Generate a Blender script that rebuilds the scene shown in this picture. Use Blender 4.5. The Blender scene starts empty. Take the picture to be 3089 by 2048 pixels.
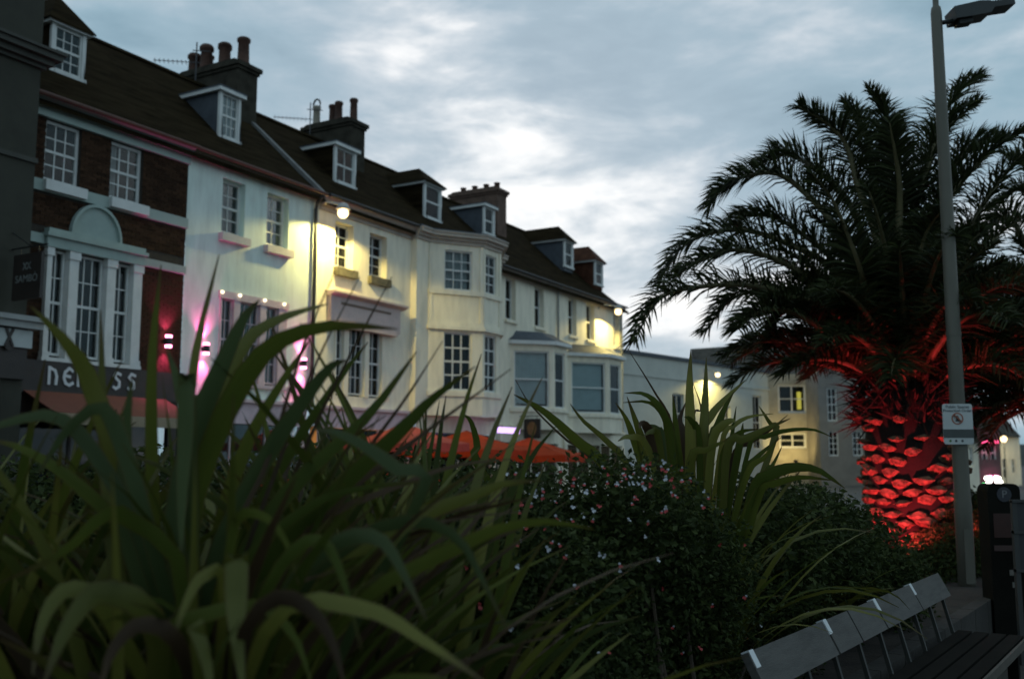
import bpy, bmesh, math, random
from mathutils import Vector, Matrix
random.seed(7)
R = math.radians
scene = bpy.context.scene
COL = scene.collection

# ------------------------------------------------------------------ camera
FPX, CX, CY, EYE = 3000.0, 1544.5, 1024.0, 1.7          # focal length and centre in photo pixels
PITCH = math.atan((1390 - CY) / FPX)
cd = bpy.data.cameras.new('camera'); cam = bpy.data.objects.new('camera', cd); COL.objects.link(cam)
cam.location = (0, 0, EYE); cam.rotation_euler = (math.pi / 2 + PITCH, 0, 0)
cd.sensor_width = 36; cd.lens = FPX / 3089 * 36; cd.clip_start = .05; cd.clip_end = 3000
cd.dof.use_dof = True; cd.dof.focus_distance = 6.0; cd.dof.aperture_fstop = 2.0; cd.dof.aperture_blades = 7
scene.camera = cam

# ------------------------------------------------------------------ world: dusk sky, thin Nishita glow behind cloud
def ray(u, v):
    d = Vector(((u - CX) / FPX, 1, -(v - CY) / FPX)); c, s = math.cos(PITCH), math.sin(PITCH)
    return Vector((d.x, d.y * c - d.z * s, d.y * s + d.z * c))
SKYSEED = 9.8
SUN_AZ, SUN_EL = R(3.0), R(-3.0)                            # last light behind the terrace
world = bpy.data.worlds.new('World'); scene.world = world; world.use_nodes = True
wn, wl = world.node_tree.nodes, world.node_tree.links
wn.clear()
def N(tree, t, **kw):
    n = tree.nodes.new(t)
    for k, v in kw.items():
        if k in n.inputs.keys() if isinstance(k, str) else False: n.inputs[k].default_value = v
        else: setattr(n, k, v)
    return n
wt = world.node_tree
def math_node(tree, op, a, b=None, clamp=False):
    n = tree.nodes.new('ShaderNodeMath'); n.operation = op; n.use_clamp = clamp
    for i, x in enumerate((a, b)):
        if x is None: continue
        if isinstance(x, (int, float)): n.inputs[i].default_value = x
        else: tree.links.new(x, n.inputs[i])
    return n.outputs[0]
def ramp(tree, fac, stops, interp='LINEAR'):
    n = tree.nodes.new('ShaderNodeValToRGB'); n.color_ramp.interpolation = interp
    e = n.color_ramp.elements
    while len(e) < len(stops): e.new(.5)
    for i, (p, c) in enumerate(stops):
        e[i].position = p; e[i].color = (*c, 1) if len(c) == 3 else c
    tree.links.new(fac, n.inputs[0]); return n.outputs[0]
def mixc(tree, fac, a, b, mode='MIX'):
    n = tree.nodes.new('ShaderNodeMix'); n.data_type = 'RGBA'; n.blend_type = mode
    for sock, x in ((n.inputs[0], fac), (n.inputs[6], a), (n.inputs[7], b)):
        if isinstance(x, (int, float)): sock.default_value = x
        elif isinstance(x, tuple): sock.default_value = (*x, 1)
        else: tree.links.new(x, sock)
    return n.outputs[2]
out = wn.new('ShaderNodeOutputWorld')
tc = wn.new('ShaderNodeTexCoord')
sky = wn.new('ShaderNodeTexSky'); sky.sky_type = 'NISHITA'; sky.sun_disc = False
sky.sun_elevation = SUN_EL; sky.sun_rotation = SUN_AZ; sky.dust_density = 2.0
bg0 = wn.new('ShaderNodeBackground'); bg0.inputs[1].default_value = .05; wl.new(sky.outputs[0], bg0.inputs[0])
sep = wn.new('ShaderNodeSeparateXYZ'); wl.new(tc.outputs['Generated'], sep.inputs[0])
def noise(tree, vec, scale, detail=6, rough=.55, dist=0.0):
    n = tree.nodes.new('ShaderNodeTexNoise'); n.inputs['Scale'].default_value = scale
    n.inputs['Detail'].default_value = detail; n.inputs['Roughness'].default_value = rough
    n.inputs['Distortion'].default_value = dist
    if vec is not None: tree.links.new(vec, n.inputs['Vector'])
    return n.outputs['Fac']
mp = wn.new('ShaderNodeMapping'); mp.inputs['Location'].default_value = (SKYSEED, SKYSEED * .7, 0); mp.inputs['Rotation'].default_value = (0, R(-6), 0); mp.inputs['Scale'].default_value = (1, 1, 2.9)
wl.new(tc.outputs['Generated'], mp.inputs[0])
big = noise(wt, mp.outputs[0], 2.6, 5, .50, .15)
fine = noise(wt, mp.outputs[0], 7.0, 9, .58, .25)
mixn = math_node(wt, 'ADD', math_node(wt, 'MULTIPLY', big, .56), math_node(wt, 'MULTIPLY', fine, .44))
base = ramp(wt, mixn, [(.36, (.125, .232, .298)), (.46, (.19, .308, .38)), (.54, (.282, .378, .445)), (.62, (.415, .47, .52))])
# brighter where the sun has just gone down
gd = ray(1600, 590).normalized()
dotn = wn.new('ShaderNodeVectorMath'); dotn.operation = 'DOT_PRODUCT'
wl.new(tc.outputs['Generated'], dotn.inputs[0]); dotn.inputs[1].default_value = gd
cosd = math_node(wt, 'MAXIMUM', dotn.outputs['Value'], 0.0)
glow = math_node(wt, 'POWER', cosd, 60.0)
wide = math_node(wt, 'POWER', cosd, 14.0)
thin = math_node(wt, 'ADD', mixn, math_node(wt, 'MULTIPLY', glow, .15))
brk = ramp(wt, thin, [(.51, (0, 0, 0)), (.585, (.14, .14, .14)), (.64, (.45, .45, .45)), (.72, (1, 1, 1))], 'B_SPLINE')
warm = mixc(wt, math_node(wt, 'MULTIPLY', wide, .55), base, (.40, .44, .50))
colr = mixc(wt, brk, warm, (.90, .885, .865))
bg1 = wn.new('ShaderNodeBackground'); bg1.inputs[1].default_value = .92; wl.new(colr, bg1.inputs[0])
add = wn.new('ShaderNodeAddShader'); wl.new(bg0.outputs[0], add.inputs[0]); wl.new(bg1.outputs[0], add.inputs[1])
wl.new(add.outputs[0], out.inputs[0])

sl = bpy.data.lights.new('sun', 'SUN'); sl.energy = .12; sl.angle = R(25); sl.color = (1, .93, .85)
so = bpy.data.objects.new('sun', sl); COL.objects.link(so)
so.rotation_euler = (math.pi / 2 - R(9), 0, math.pi - SUN_AZ); so.location = (0, 0, 60)
vs = scene.view_settings
vs.view_transform = 'Standard'; vs.look = 'None'; vs.gamma = 1; vs.exposure = 0.55; vs.use_curve_mapping = False
scene.render.engine = 'CYCLES'

# ------------------------------------------------------------------ materials
MATS = {}
def mat(name, col, rough=.7, var=.12, scale=6.0, bump=0.0, spec=.5, metal=0.0, island=0.0, alt=None, detail=5, stretch=None):
    if name in MATS: return MATS[name]
    m = bpy.data.materials.new(name); m.use_nodes = True; t = m.node_tree; n = t.nodes
    b = n['Principled BSDF']; b.inputs['Roughness'].default_value = rough; b.inputs['Metallic'].default_value = metal
    b.inputs['Specular IOR Level'].default_value = spec
    tc = n.new('ShaderNodeTexCoord'); vec = tc.outputs['Object']
    if stretch:
        mp = n.new('ShaderNodeMapping'); mp.inputs['Scale'].default_value = stretch; t.links.new(vec, mp.inputs[0]); vec = mp.outputs[0]
    nz = noise(t, vec, scale, detail, .6)
    a = alt if alt else tuple(min(1, c * (1 - var * 1.6)) for c in col)
    c2 = tuple(min(1, c * (1 + var * .7)) for c in col)
    col_out = ramp(t, nz, [(.3, a), (.55, col), (.75, c2)])
    if island:
        g = n.new('ShaderNodeNewGeometry')
        f = ramp(t, g.outputs['Random Per Island'], [(0, (1 - island,) * 3), (1, (1 + island * .6,) * 3)])
        col_out = mixc(t, 1.0, col_out, f, 'MULTIPLY')
    t.links.new(col_out, b.inputs['Base Color'])
    if bump:
        bp = n.new('ShaderNodeBump'); bp.inputs['Strength'].default_value = bump; bp.inputs['Distance'].default_value = .02
        nz2 = noise(t, vec, scale * 6, 4, .6)
        t.links.new(nz2, bp.inputs['Height']); t.links.new(bp.outputs[0], b.inputs['Normal'])
    MATS[name] = m; return m
def emit(name, col, strength):
    if name in MATS: return MATS[name]
    m = bpy.data.materials.new(name); m.use_nodes = True; t = m.node_tree; t.nodes.clear()
    o = t.nodes.new('ShaderNodeOutputMaterial'); e = t.nodes.new('ShaderNodeEmission')
    e.inputs[0].default_value = (*col, 1); e.inputs[1].default_value = strength
    t.links.new(e.outputs[0], o.inputs[0]); MATS[name] = m; return m
def leafmat(name, c_dark, c_mid, c_light, trans=.25, rough=.42, scale=3.0, spec=.5, strap=False):
    m = bpy.data.materials.new(name); m.use_nodes = True; t = m.node_tree; n = t.nodes
    b = n['Principled BSDF']; b.inputs['Roughness'].default_value = rough; b.inputs['Specular IOR Level'].default_value = spec
    g = n.new('ShaderNodeNewGeometry'); tc = n.new('ShaderNodeTexCoord')
    nz = noise(t, tc.outputs['Object'], scale, 4)
    isl = g.outputs['Random Per Island']
    if strap:
        oi = n.new('ShaderNodeObjectInfo'); isl = oi.outputs['Random']
        mpn = n.new('ShaderNodeMapping'); mpn.inputs['Scale'].default_value = (26, 1.2, 1); t.links.new(tc.outputs['UV'], mpn.inputs[0])
        fib = noise(t, mpn.outputs[0], 1.0, 3, .6)
        isl = math_node(t, 'ADD', math_node(t, 'MULTIPLY', isl, .55), math_node(t, 'MULTIPLY', fib, .75))
    if strap: isl = math_node(t, 'SUBTRACT', isl, .12)
    f = math_node(t, 'ADD', math_node(t, 'MULTIPLY', isl, .75), math_node(t, 'MULTIPLY', nz, .35))
    c = ramp(t, f, [(.12, c_dark), (.55, c_mid), (.95, c_light)])
    if strap:
        sp = n.new('ShaderNodeSeparateXYZ'); t.links.new(tc.outputs['UV'], sp.inputs[0])
        edge = math_node(t, 'ABSOLUTE', math_node(t, 'SUBTRACT', sp.outputs[0], .5))
        c = mixc(t, ramp(t, edge, [(.40, (0, 0, 0)), (.49, (.65, .65, .65))]), c, (.085, .055, .018))
        tipf = math_node(t, 'ADD', sp.outputs[1], math_node(t, 'MULTIPLY', math_node(t, 'SUBTRACT', nz, .5), .5))
        c = mixc(t, ramp(t, tipf, [(.88, (0, 0, 0)), (1.0, (.8, .8, .8))]), c, (.07, .045, .02))
    t.links.new(c, b.inputs['Base Color'])
    tr = n.new('ShaderNodeBsdfTranslucent'); t.links.new(c, tr.inputs[0])
    mx = n.new('ShaderNodeMixShader'); mx.inputs[0].default_value = trans
    t.links.new(b.outputs[0], mx.inputs[1]); t.links.new(tr.outputs[0], mx.inputs[2])
    t.links.new(mx.outputs[0], n['Material Output'].inputs[0]); MATS[name] = m; return m
def glassmat(name, tint=(.80, .84, .84)):
    m = bpy.data.materials.new(name); m.use_nodes = True; t = m.node_tree; n = t.nodes; n.clear()
    o = n.new('ShaderNodeOutputMaterial'); tr = n.new('ShaderNodeBsdfTransparent'); gl = n.new('ShaderNodeBsdfGlossy')
    tr.inputs[0].default_value = (*tint, 1); gl.inputs['Roughness'].default_value = .04
    fr = n.new('ShaderNodeFresnel'); fr.inputs[0].default_value = 1.32
    tc = n.new('ShaderNodeTexCoord'); nz = noise(t, tc.outputs['Object'], 2.5, 2)
    bp = n.new('ShaderNodeBump'); bp.inputs['Strength'].default_value = .08; t.links.new(nz, bp.inputs['Height'])
    t.links.new(bp.outputs[0], gl.inputs['Normal'])
    mx = n.new('ShaderNodeMixShader'); t.links.new(fr.outputs[0], mx.inputs[0])
    t.links.new(tr.outputs[0], mx.inputs[1]); t.links.new(gl.outputs[0], mx.inputs[2]); t.links.new(mx.outputs[0], o.inputs[0])
    MATS[name] = m; return m
GLASS = glassmat('window_glass')
WHITE = mat('white_stucco', (.69, .80, .74), .9, .11, 1.6, .15, spec=.2, stretch=(2.2, 2.2, .5))
WHITE2 = mat('ivory_stucco', (.84, .78, .63), .9, .11, 1.6, .15, spec=.2, stretch=(2.2, 2.2, .5))
TRIM = mat('white_joinery', (.66, .67, .65), .5, .08, 3)
TRIMBAND = mat('pale_band_paint', (.33, .41, .38), .8, .1, 2)
SILLP = mat('pink_grey_sill', (.52, .50, .50), .7, .1, 4)
PINKP = mat('pink_lit_joinery', (.60, .47, .50), .55, .1, 4)  # pink lamp light put into the window and shopfront colour
BRICK = mat('dark_red_brick', (.052, .027, .015), .95, .25, 14, .3, spec=.15, island=.45)
MORTAR = mat('brick_mortar', (.042, .034, .026), .95, .2, 10)
TILE = mat('clay_roof_tile', (.024, .0175, .009), 1.0, .4, 1.2, .6, spec=.02, island=.3, stretch=(1, 1, 6))
TILER = mat('red_clay_tile', (.075, .032, .019), .9, .3, 3, .5, spec=.1)
LEAD = mat('lead_sheet', (.055, .068, .085), .6, .2, 4)
SLATE = mat('grey_slate', (.075, .069, .058), .9, .3, 2.5, .4, spec=.1)
STACK = mat('rendered_chimney', (.048, .044, .034), .95, .3, 3, .4, spec=.1)
POTS = mat('terracotta_pot', (.075, .034, .022), .85, .3, 5)
POTC = mat('buff_pot', (.30, .27, .22), .85, .2, 5)
IRON = mat('black_iron', (.02, .02, .02), .5, .2, 8)
ALU = mat('aerial_aluminium', (.06, .06, .065), .5, .1, 8, metal=.3)
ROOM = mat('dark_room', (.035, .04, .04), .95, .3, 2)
CURTAIN = mat('net_curtain', (.50, .52, .52), .9, .2, 9, stretch=(8, 1, .3))
BLIND = mat('pale_blind', (.72, .82, .84), .9, .06, 3)
DARKP = mat('dark_render', (.038, .038, .027), .85, .15, 1.5, .2)
DARKT = mat('dark_moulding', (.05, .05, .04), .7, .15, 3)
SHOPF = mat('black_shopfront', (.03, .022, .018), .5, .2, 4)
LETTER = mat('cream_lettering', (.62, .64, .66), .6, .06, 5)
SIGNW = mat('white_sign_board', (.44, .47, .46), .5, .06, 4)
ORANGE = mat('orange_canvas', (.62, .10, .035), .85, .12, 3)
REDAWN = mat('faded_red_canvas', (.12, .036, .026), .9, .15, 4)
CREAMEDGE = mat('cream_valance', (.30, .24, .16), .9, .1, 6)
STEEL = mat('galvanised_post', (.11, .105, .082), .55, .15, 3, metal=.2, stretch=(1, 1, .2))
LAMPGREY = mat('dark_lamp_casing', (.022, .026, .026), .5, .15, 5)
BENCHW = mat('weathered_bench_board', (.075, .071, .064), .75, .2, 5, .25, stretch=(1, 6, 6))
BENCHD = mat('dark_bench_frame', (.011, .010, .008), .95, .2, 6, spec=.08)
TAB = mat('bright_metal_tab', (.6, .63, .64), .35, .05, 6)
ASPH = mat('asphalt', (.06, .06, .058), .95, .2, 3, .4)
PAVE = mat('pavement_stone', (.028, .026, .019), .9, .25, 2, .3)
SOIL = mat('bed_soil', (.03, .024, .018), 1, .3, 5, .5)
STONE = mat('buff_stone', (.36, .33, .26), .9, .15, 1.2, .2)
GREYW = mat('grey_render', (.22, .205, .185), .9, .12, 1.3, .2)
PALEW = mat('pale_far_wall', (.52, .53, .48), .9, .08, .8, .1)
FARHILL = mat('far_hill_green', (.035, .045, .04), 1, .2, .2)
BULBW = emit('lamp_bulb', (1, .70, .34), 3.2)
BULBS = emit('small_bulb', (1, .86, .55), 2.2)
PINKE = emit('pink_lamp_glow', (1, .22, .45), 9)
WHITEE = emit('shop_light_white', (1, .93, .85), 7)
GREENE = emit('shop_light_green', (.05, 1, .25), 6)
PINKS = emit('pink_sign_glow', (1, .08, .22), 1.6)
PURPLE = emit('purple_sign_glow', (.66, .42, 1), 1.4)
WARMWIN = emit('lit_shop_interior', (1, .42, .12), .22)
YELLOWWIN = emit('lit_room', (.9, .75, .12), .5)

# ------------------------------------------------------------------ mesh helpers
class MB:
    def __init__(s): s.v, s.f = [], []
    def add(s, vs, fs):
        k = len(s.v); s.v += [tuple(p) for p in vs]; s.f += [tuple(i + k for i in f) for f in fs]; return s
    def box(s, x0, x1, y0, y1, z0, z1, xf=None):
        vs = [(x, y, z) for z in (z0, z1) for y in (y0, y1) for x in (x0, x1)]
        if xf: vs = [xf(*p) for p in vs]
        return s.add(vs, [(0, 2, 3, 1), (4, 5, 7, 6), (0, 1, 5, 4), (2, 6, 7, 3), (0, 4, 6, 2), (1, 3, 7, 5)])
    def prism(s, poly, h0, h1, axis='x', xf=None):
        """extrude polygon along an axis; axis x: poly (y,z); axis y: poly (x,z); axis z: poly (x,y)"""
        def mk(p, h): return {'x': (h, p[0], p[1]), 'y': (p[0], h, p[1]), 'z': (p[0], p[1], h)}[axis]
        n = len(poly); vs = [mk(p, h0) for p in poly] + [mk(p, h1) for p in poly]
        if xf: vs = [xf(*p) for p in vs]
        return s.add(vs, [tuple(range(n - 1, -1, -1)), tuple(range(n, 2 * n))] + [(i, (i + 1) % n, n + (i + 1) % n, n + i) for i in range(n)])
    def lathe(s, prof, c=(0, 0, 0), n=14, axis=None):
        """profile [(r,z)] round z through c; axis: optional Matrix 3x3"""
        k = len(prof); vs = []
        for r, z in prof:
            for i in range(n):
                a = 2 * math.pi * i / n; p = Vector((r * math.cos(a), r * math.sin(a), z))
                if axis: p = axis @ p
                vs.append((p.x + c[0], p.y + c[1], p.z + c[2]))
        fs = [(j * n + i, j * n + (i + 1) % n, (j + 1) * n + (i + 1) % n, (j + 1) * n + i) for j in range(k - 1) for i in range(n)]
        fs += [tuple(range(n - 1, -1, -1)), tuple((k - 1) * n + i for i in range(n))]
        return s.add(vs, fs)
    def tube(s, pts, r, n=6):
        pts = [Vector(p) for p in pts]; rs = r if isinstance(r, (list, tuple)) else [r] * len(pts); vs = []
        for i, p in enumerate(pts):
            t = (pts[min(i + 1, len(pts) - 1)] - pts[max(i - 1, 0)]).normalized()
            a = t.cross(Vector((0, 0, 1)));
            if a.length < .05: a = t.cross(Vector((1, 0, 0)))
            a.normalize(); b = t.cross(a)
            for j in range(n):
                th = 2 * math.pi * j / n; vs.append(p + a * (rs[i] * math.cos(th)) + b * (rs[i] * math.sin(th)))
        k = len(pts)
        fs = [(j * n + i, (j + 1) * n + i, (j + 1) * n + (i + 1) % n, j * n + (i + 1) % n) for j in range(k - 1) for i in range(n)]
        fs += [tuple(range(n)), tuple((k - 1) * n + i for i in range(n - 1, -1, -1))]
        return s.add(vs, fs)
    def mesh(s, name, m, off=0.0, smooth=False):
        me = bpy.data.meshes.new(name)
        me.from_pydata([(x - off, y, z) for x, y, z in s.v] if off else s.v, [], s.f)
        me.materials.append(m)
        if smooth: me.polygons.foreach_set('use_smooth', [True] * len(me.polygons))
        me.update(); return me
def link(name, data, parent=None, kind=None):
    o = bpy.data.objects.new(name, data); COL.objects.link(o)
    if parent: o.parent = parent
    if kind: o['kind'] = kind
    return o
def tag(o, label, cat, group=None):
    o['label'] = label; o['category'] = cat
    if group: o['group'] = group
    return o
def thing(name, label, cat, loc=(0, 0, 0), rz=0, group=None):
    o = link(name, None); o.location = loc; o.rotation_euler = (0, 0, rz); o.empty_display_size = .2
    return tag(o, label, cat, group)
def fix(o):
    bm = bmesh.new(); bm.from_mesh(o.data); bmesh.ops.recalc_face_normals(bm, faces=bm.faces); bm.to_mesh(o.data); bm.free(); return o
def text_mesh(txt, size, m, depth=.006):
    c = bpy.data.curves.new('txt', 'FONT'); c.body = txt; c.size = size; c.extrude = depth; c.align_x = 'CENTER'; c.align_y = 'CENTER'
    c.resolution_u = 3
    o = bpy.data.objects.new('txt', c); COL.objects.link(o)
    dg = bpy.context.evaluated_depsgraph_get(); me = bpy.data.meshes.new_from_object(o.evaluated_get(dg))
    bpy.data.objects.remove(o); me.materials.clear(); me.materials.append(m); return me

def atD(u, v, D):
    r = ray(u, v); return Vector((r.x / r.y * D, D, r.z / r.y * D + EYE))

class House:
    """a building on a street line: local x along the facade, y into the building, z up; facade at y=0"""
    def __init__(s, name, label, origin, az, s0, cat='house', group=None, y=0):
        s.s0 = s0; s.az = az
        d = Vector((math.sin(az), math.cos(az), 0)); b = Vector((-math.cos(az), math.sin(az), 0))
        s.root = thing(name, label, cat, Vector(origin) + d * s0 + b * y, math.pi / 2 - az, group); s.yoff = y
    def add(s, name, mb, m, parent=None, smooth=False, kind=None):
        me = mb.mesh(name, m, s.s0, smooth)
        if s.yoff:
            me.transform(Matrix.Translation((0, -s.yoff, 0)))
        return fix(link(name, me, parent or s.root, kind))
    def place(s, name, me, loc, rot, parent=None):
        o = link(name, me, parent or s.root); o.location = (loc[0] - s.s0, loc[1] - s.yoff, loc[2]); o.rotation_euler = rot; return o

def wall_holes(s0, s1, z0, z1, y, holes, depth=.2, mb=None, xf=None):
    """a wall face with real openings and reveals"""
    mb = mb or MB()
    xs = sorted({s0, s1, *[h[0] for h in holes], *[h[1] for h in holes]}); zs = sorted({z0, z1, *[h[2] for h in holes], *[h[3] for h in holes]})
    xs = [x for x in xs if s0 <= x <= s1]; zs = [z for z in zs if z0 <= z <= z1]
    f = xf or (lambda x, y, z: (x, y, z))
    def inside(a, b): return any(h[0] < a < h[1] and h[2] < b < h[3] for h in holes)
    for i in range(len(xs) - 1):
        for j in range(len(zs) - 1):
            if inside((xs[i] + xs[i + 1]) / 2, (zs[j] + zs[j + 1]) / 2): continue
            mb.add([f(xs[i], y, zs[j]), f(xs[i + 1], y, zs[j]), f(xs[i + 1], y, zs[j + 1]), f(xs[i], y, zs[j + 1])], [(0, 1, 2, 3)])
    for a, b, c, d in holes:
        y2 = y + depth
        mb.add([f(a, y, c), f(a, y2, c), f(a, y2, d), f(a, y, d)], [(0, 1, 2, 3)]); mb.add([f(b, y, c), f(b, y2, c), f(b, y2, d), f(b, y, d)], [(3, 2, 1, 0)])
        mb.add([f(a, y, d), f(b, y, d), f(b, y2, d), f(a, y2, d)], [(0, 1, 2, 3)]); mb.add([f(a, y, c), f(b, y, c), f(b, y2, c), f(a, y2, c)], [(3, 2, 1, 0)])
    return mb

def sash(H, s0, s1, z0, z1, y, cols=3, rows=4, m=None, parent=None, bar=.028, frame=.07, xf=None, curtain=None, back=True, split=.5, box=None):
    """vertical sash window: box frame, two sashes with bars, every pane a piece of glass"""
    m = m or TRIM; mb = MB()
    mb.box(s0, s0 + frame, y, y + .09, z0, z1, xf); mb.box(s1 - frame, s1, y, y + .09, z0, z1, xf)
    mb.box(s0 + frame, s1 - frame, y, y + .09, z1 - frame, z1, xf); mb.box(s0 + frame, s1 - frame, y, y + .09, z0, z0 + frame * 1.1, xf)
    a, b, c, d = s0 + frame, s1 - frame, z0 + frame * 1.1, z1 - frame
    zm = c + (d - c) * split
    mb.box(a, b, y + .012, y + .075, zm - .03, zm + .03, xf)
    w = (b - a) / cols
    for i in range(1, cols): mb.box(a + i * w - bar / 2, a + i * w + bar / 2, y + .025, y + .06, c, d, xf)
    half = rows // 2
    zl = [c + (zm - c) * k / half for k in range(half + 1)] + [zm + (d - zm) * k / (rows - half) for k in range(1, rows - half + 1)]
    for k in range(1, rows):
        if abs(zl[k] - zm) > .01: mb.box(a, b, y + .028, y + .057, zl[k] - bar / 2, zl[k] + bar / 2, xf)
    top = parent is None
    fr = H.add('window' if top else 'window_frame', mb, m, parent)
    own = fr if top else parent
    for i in range(cols):
        for k in range(rows):
            lo = zl[k]; hi = zl[k + 1]
            p = MB().box(a + i * w + .008, a + (i + 1) * w - .008, y + .038, y + .044, lo + .008, hi - .008, xf)
            H.add('pane', p, GLASS, own)
    if curtain:
        c0, c1, zz0, zz1, cm = curtain
        cu = MB(); n = max(4, int((c1 - c0) * 18)); vs = []
        for i in range(n + 1):
            x = c0 + (c1 - c0) * i / n; yy = y + .17 + .02 * (i % 2)
            vs += [(x, yy, zz0), (x, yy, zz1)]
        if xf: vs = [xf(*p) for p in vs]
        cu.add(vs, [(2 * i, 2 * i + 2, 2 * i + 3, 2 * i + 1) for i in range(n)])
        H.add('curtain', cu, cm, own)
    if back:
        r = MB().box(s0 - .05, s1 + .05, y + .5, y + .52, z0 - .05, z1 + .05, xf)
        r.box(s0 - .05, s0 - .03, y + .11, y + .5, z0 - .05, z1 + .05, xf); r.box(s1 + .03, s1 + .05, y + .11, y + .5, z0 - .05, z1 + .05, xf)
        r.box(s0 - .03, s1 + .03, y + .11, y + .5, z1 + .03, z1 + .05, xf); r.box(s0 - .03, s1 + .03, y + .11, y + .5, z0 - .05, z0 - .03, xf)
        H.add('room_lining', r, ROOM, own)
    return own

def dormer(H, s0, s1, y, zb, zt, e, k, roof='flat', cheek=None, cols=3, rows=4, curtain=None, rise=.75):
    yr = lambda z: (z - e) / k
    ch = MB()
    ch.prism([(y + .02, zb - .25), (y + .02, zt), (yr(zt) + .15, zt), (yr(zb - .25) + .15, zb - .25)], s0 + .02, s0 + .10)
    ch.prism([(y + .02, zb - .25), (y + .02, zt), (yr(zt) + .15, zt), (yr(zb - .25) + .15, zb - .25)], s1 - .10, s1 - .02)
    ch.box(s0 + .1, s1 - .1, y + .03, y + .12, zb - .25, zb + .0)
    d = H.add('dormer', ch, cheek or LEAD)
    tr = MB(); tr.box(s0, s0 + .1, y - .03, y + .05, zb, zt); tr.box(s1 - .1, s1, y - .03, y + .05, zb, zt); tr.box(s0 - .03, s1 + .03, y - .06, y + .05, zb - .08, zb)
    H.add('casing', tr, TRIM, d)
    sash(H, s0 + .1, s1 - .1, zb, zt - .02, y, cols, rows, parent=d, bar=.022, frame=.045, curtain=curtain)
    if roof == 'flat':
        H.add('fascia', MB().box(s0 - .10, s1 + .10, y - .14, yr(zt) + .1, zt, zt + .10), TRIM, d)
        H.add('dormer_roof', MB().box(s0 - .11, s1 + .11, y - .15, yr(zt) + .25, zt + .1, zt + .14), LEAD, d)
    else:
        H.add('fascia', MB().box(s0 - .10, s1 + .10, y - .12, yr(zt) + .1, zt, zt + .08), TRIM, d)
        zr = zt + .08; zr2 = zr + rise; sm = (s0 + s1) / 2; o = .16
        hip = .55 * (s1 - s0)
        v = [(s0 - o, y - o, zr), (s1 + o, y - o, zr), (sm, y + hip, zr2), (s0 - o, yr(zr) + .1, zr), (s1 + o, yr(zr) + .1, zr), (sm, yr(zr2) + .15, zr2),
             (s0 - o, y - o, zr - .05), (s1 + o, y - o, zr - .05)]
        H.add('dormer_roof', MB().add(v, [(0, 1, 2), (0, 2, 5, 3), (1, 4, 5, 2), (0, 6, 7, 1), (3, 5, 4)]), TILE if roof == 'hip' else TILER, d)
    return d

def roof_slab(H, s0, s1, e, k, yr, over=.22, back=7.5, m=None, hip_end=False, name='roof'):
    zr = e + k * yr; th = .10; mb = MB()
    y0 = -over; z0 = e - k * over
    s1r = s1 - (yr + over) * .62 if hip_end else s1
    v = [(s0, y0, z0), (s1 + (.25 if hip_end else 0), y0, z0), (s1r, yr, zr), (s0, yr, zr), (s0, back, zr - k * (back - yr)), (s1 + (.25 if hip_end else 0), back, zr - k * (back - yr))]
    mb.add(v, [(0, 1, 2, 3), (3, 2, 5, 4)] + ([(1, 5, 2)] if hip_end else []))
    v2 = [(a, b, c - th) for a, b, c in v]
    mb.add(v2, [(3, 2, 1, 0), (4, 5, 2, 3)]); mb.add([v[0], v[1], v2[1], v2[0]], [(0, 1, 2, 3)])
    if not hip_end: mb.add([v[1], v[2], v[5], v2[1], v2[2], v2[5]], [(0, 1, 4, 3), (1, 2, 5, 4)])
    mb.add([v[0], v[3], v[4], v2[0], v2[3], v2[4]], [(0, 1, 4, 3), (1, 2, 5, 4)])
    r = H.add(name, mb, m or TILE)
    rt = MB(); n = max(2, int((s1r - s0) / .45))
    for i in range(n):
        a = s0 + (s1r - s0) * i / n; b = s0 + (s1r - s0) * (i + 1) / n - .012
        rt.prism([(yr - .13, zr - .06), (yr - .07, zr + .05), (yr, zr + .085), (yr + .07, zr + .05), (yr + .13, zr - .06)], a, b)
    H.add('ridge_tiles', rt, m or TILE, r)
    return r

def chimney(H, s0, s1, y0, y1, zb, zt, pots, m=None, potm=None, cap=.22, parent=None):
    m = m or STACK
    st = MB().box(s0, s1, y0, y1, zb, zt)
    st.box(s0 - .05, s1 + .05, y0 - .05, y1 + .05, zt, zt + .1); st.box(s0 - .11, s1 + .11, y0 - .11, y1 + .11, zt + .1, zt + .1 + cap * .6)
    st.prism([(y0 - .06, zt + .1 + cap * .6), (y1 + .06, zt + .1 + cap * .6), (y1 - .12, zt + .1 + cap), (y0 + .12, zt + .1 + cap)], s0 - .05, s1 + .05)
    c = H.add('chimney', st, m)
    zp = zt + .1 + cap * .85
    for (s, y, h, r, kind) in pots:
        pm = POTC if kind == 'buff' else POTS
        pf = [(r * .98, 0), (r * 1.0, .03), (r * .86, .08), (r * .78, h * .82), (r * .95, h * .86), (r * .98, h * .95), (r * .8, h), (r * .55, h), (r * .55, h - .1)]
        if kind == 'hood':
            pf = [(r, 0), (r * .85, .08), (r * .75, h * .72), (r * .95, h * .76), (r * .95, h * .86), (r * .7, h * .95), (r * .2, h)]
        p = H.add('chimney_pot', MB().lathe(pf, (s, y, zp), 12), POTC if kind == 'cowl' else pm, c, True)
        if kind == 'cowl':
            a = MB(); a.tube([(s, y - r * .9, zp + h - .05), (s, y - r, zp + h + .1), (s, y - r * .6, zp + h + .22), (s, y, zp + h + .27), (s, y + r * .6, zp + h + .22), (s, y + r, zp + h + .1), (s, y + r * .9, zp + h - .05)], .035, 6)
            H.add('cowl_hoop', a, IRON, p, True)
    return c

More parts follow.
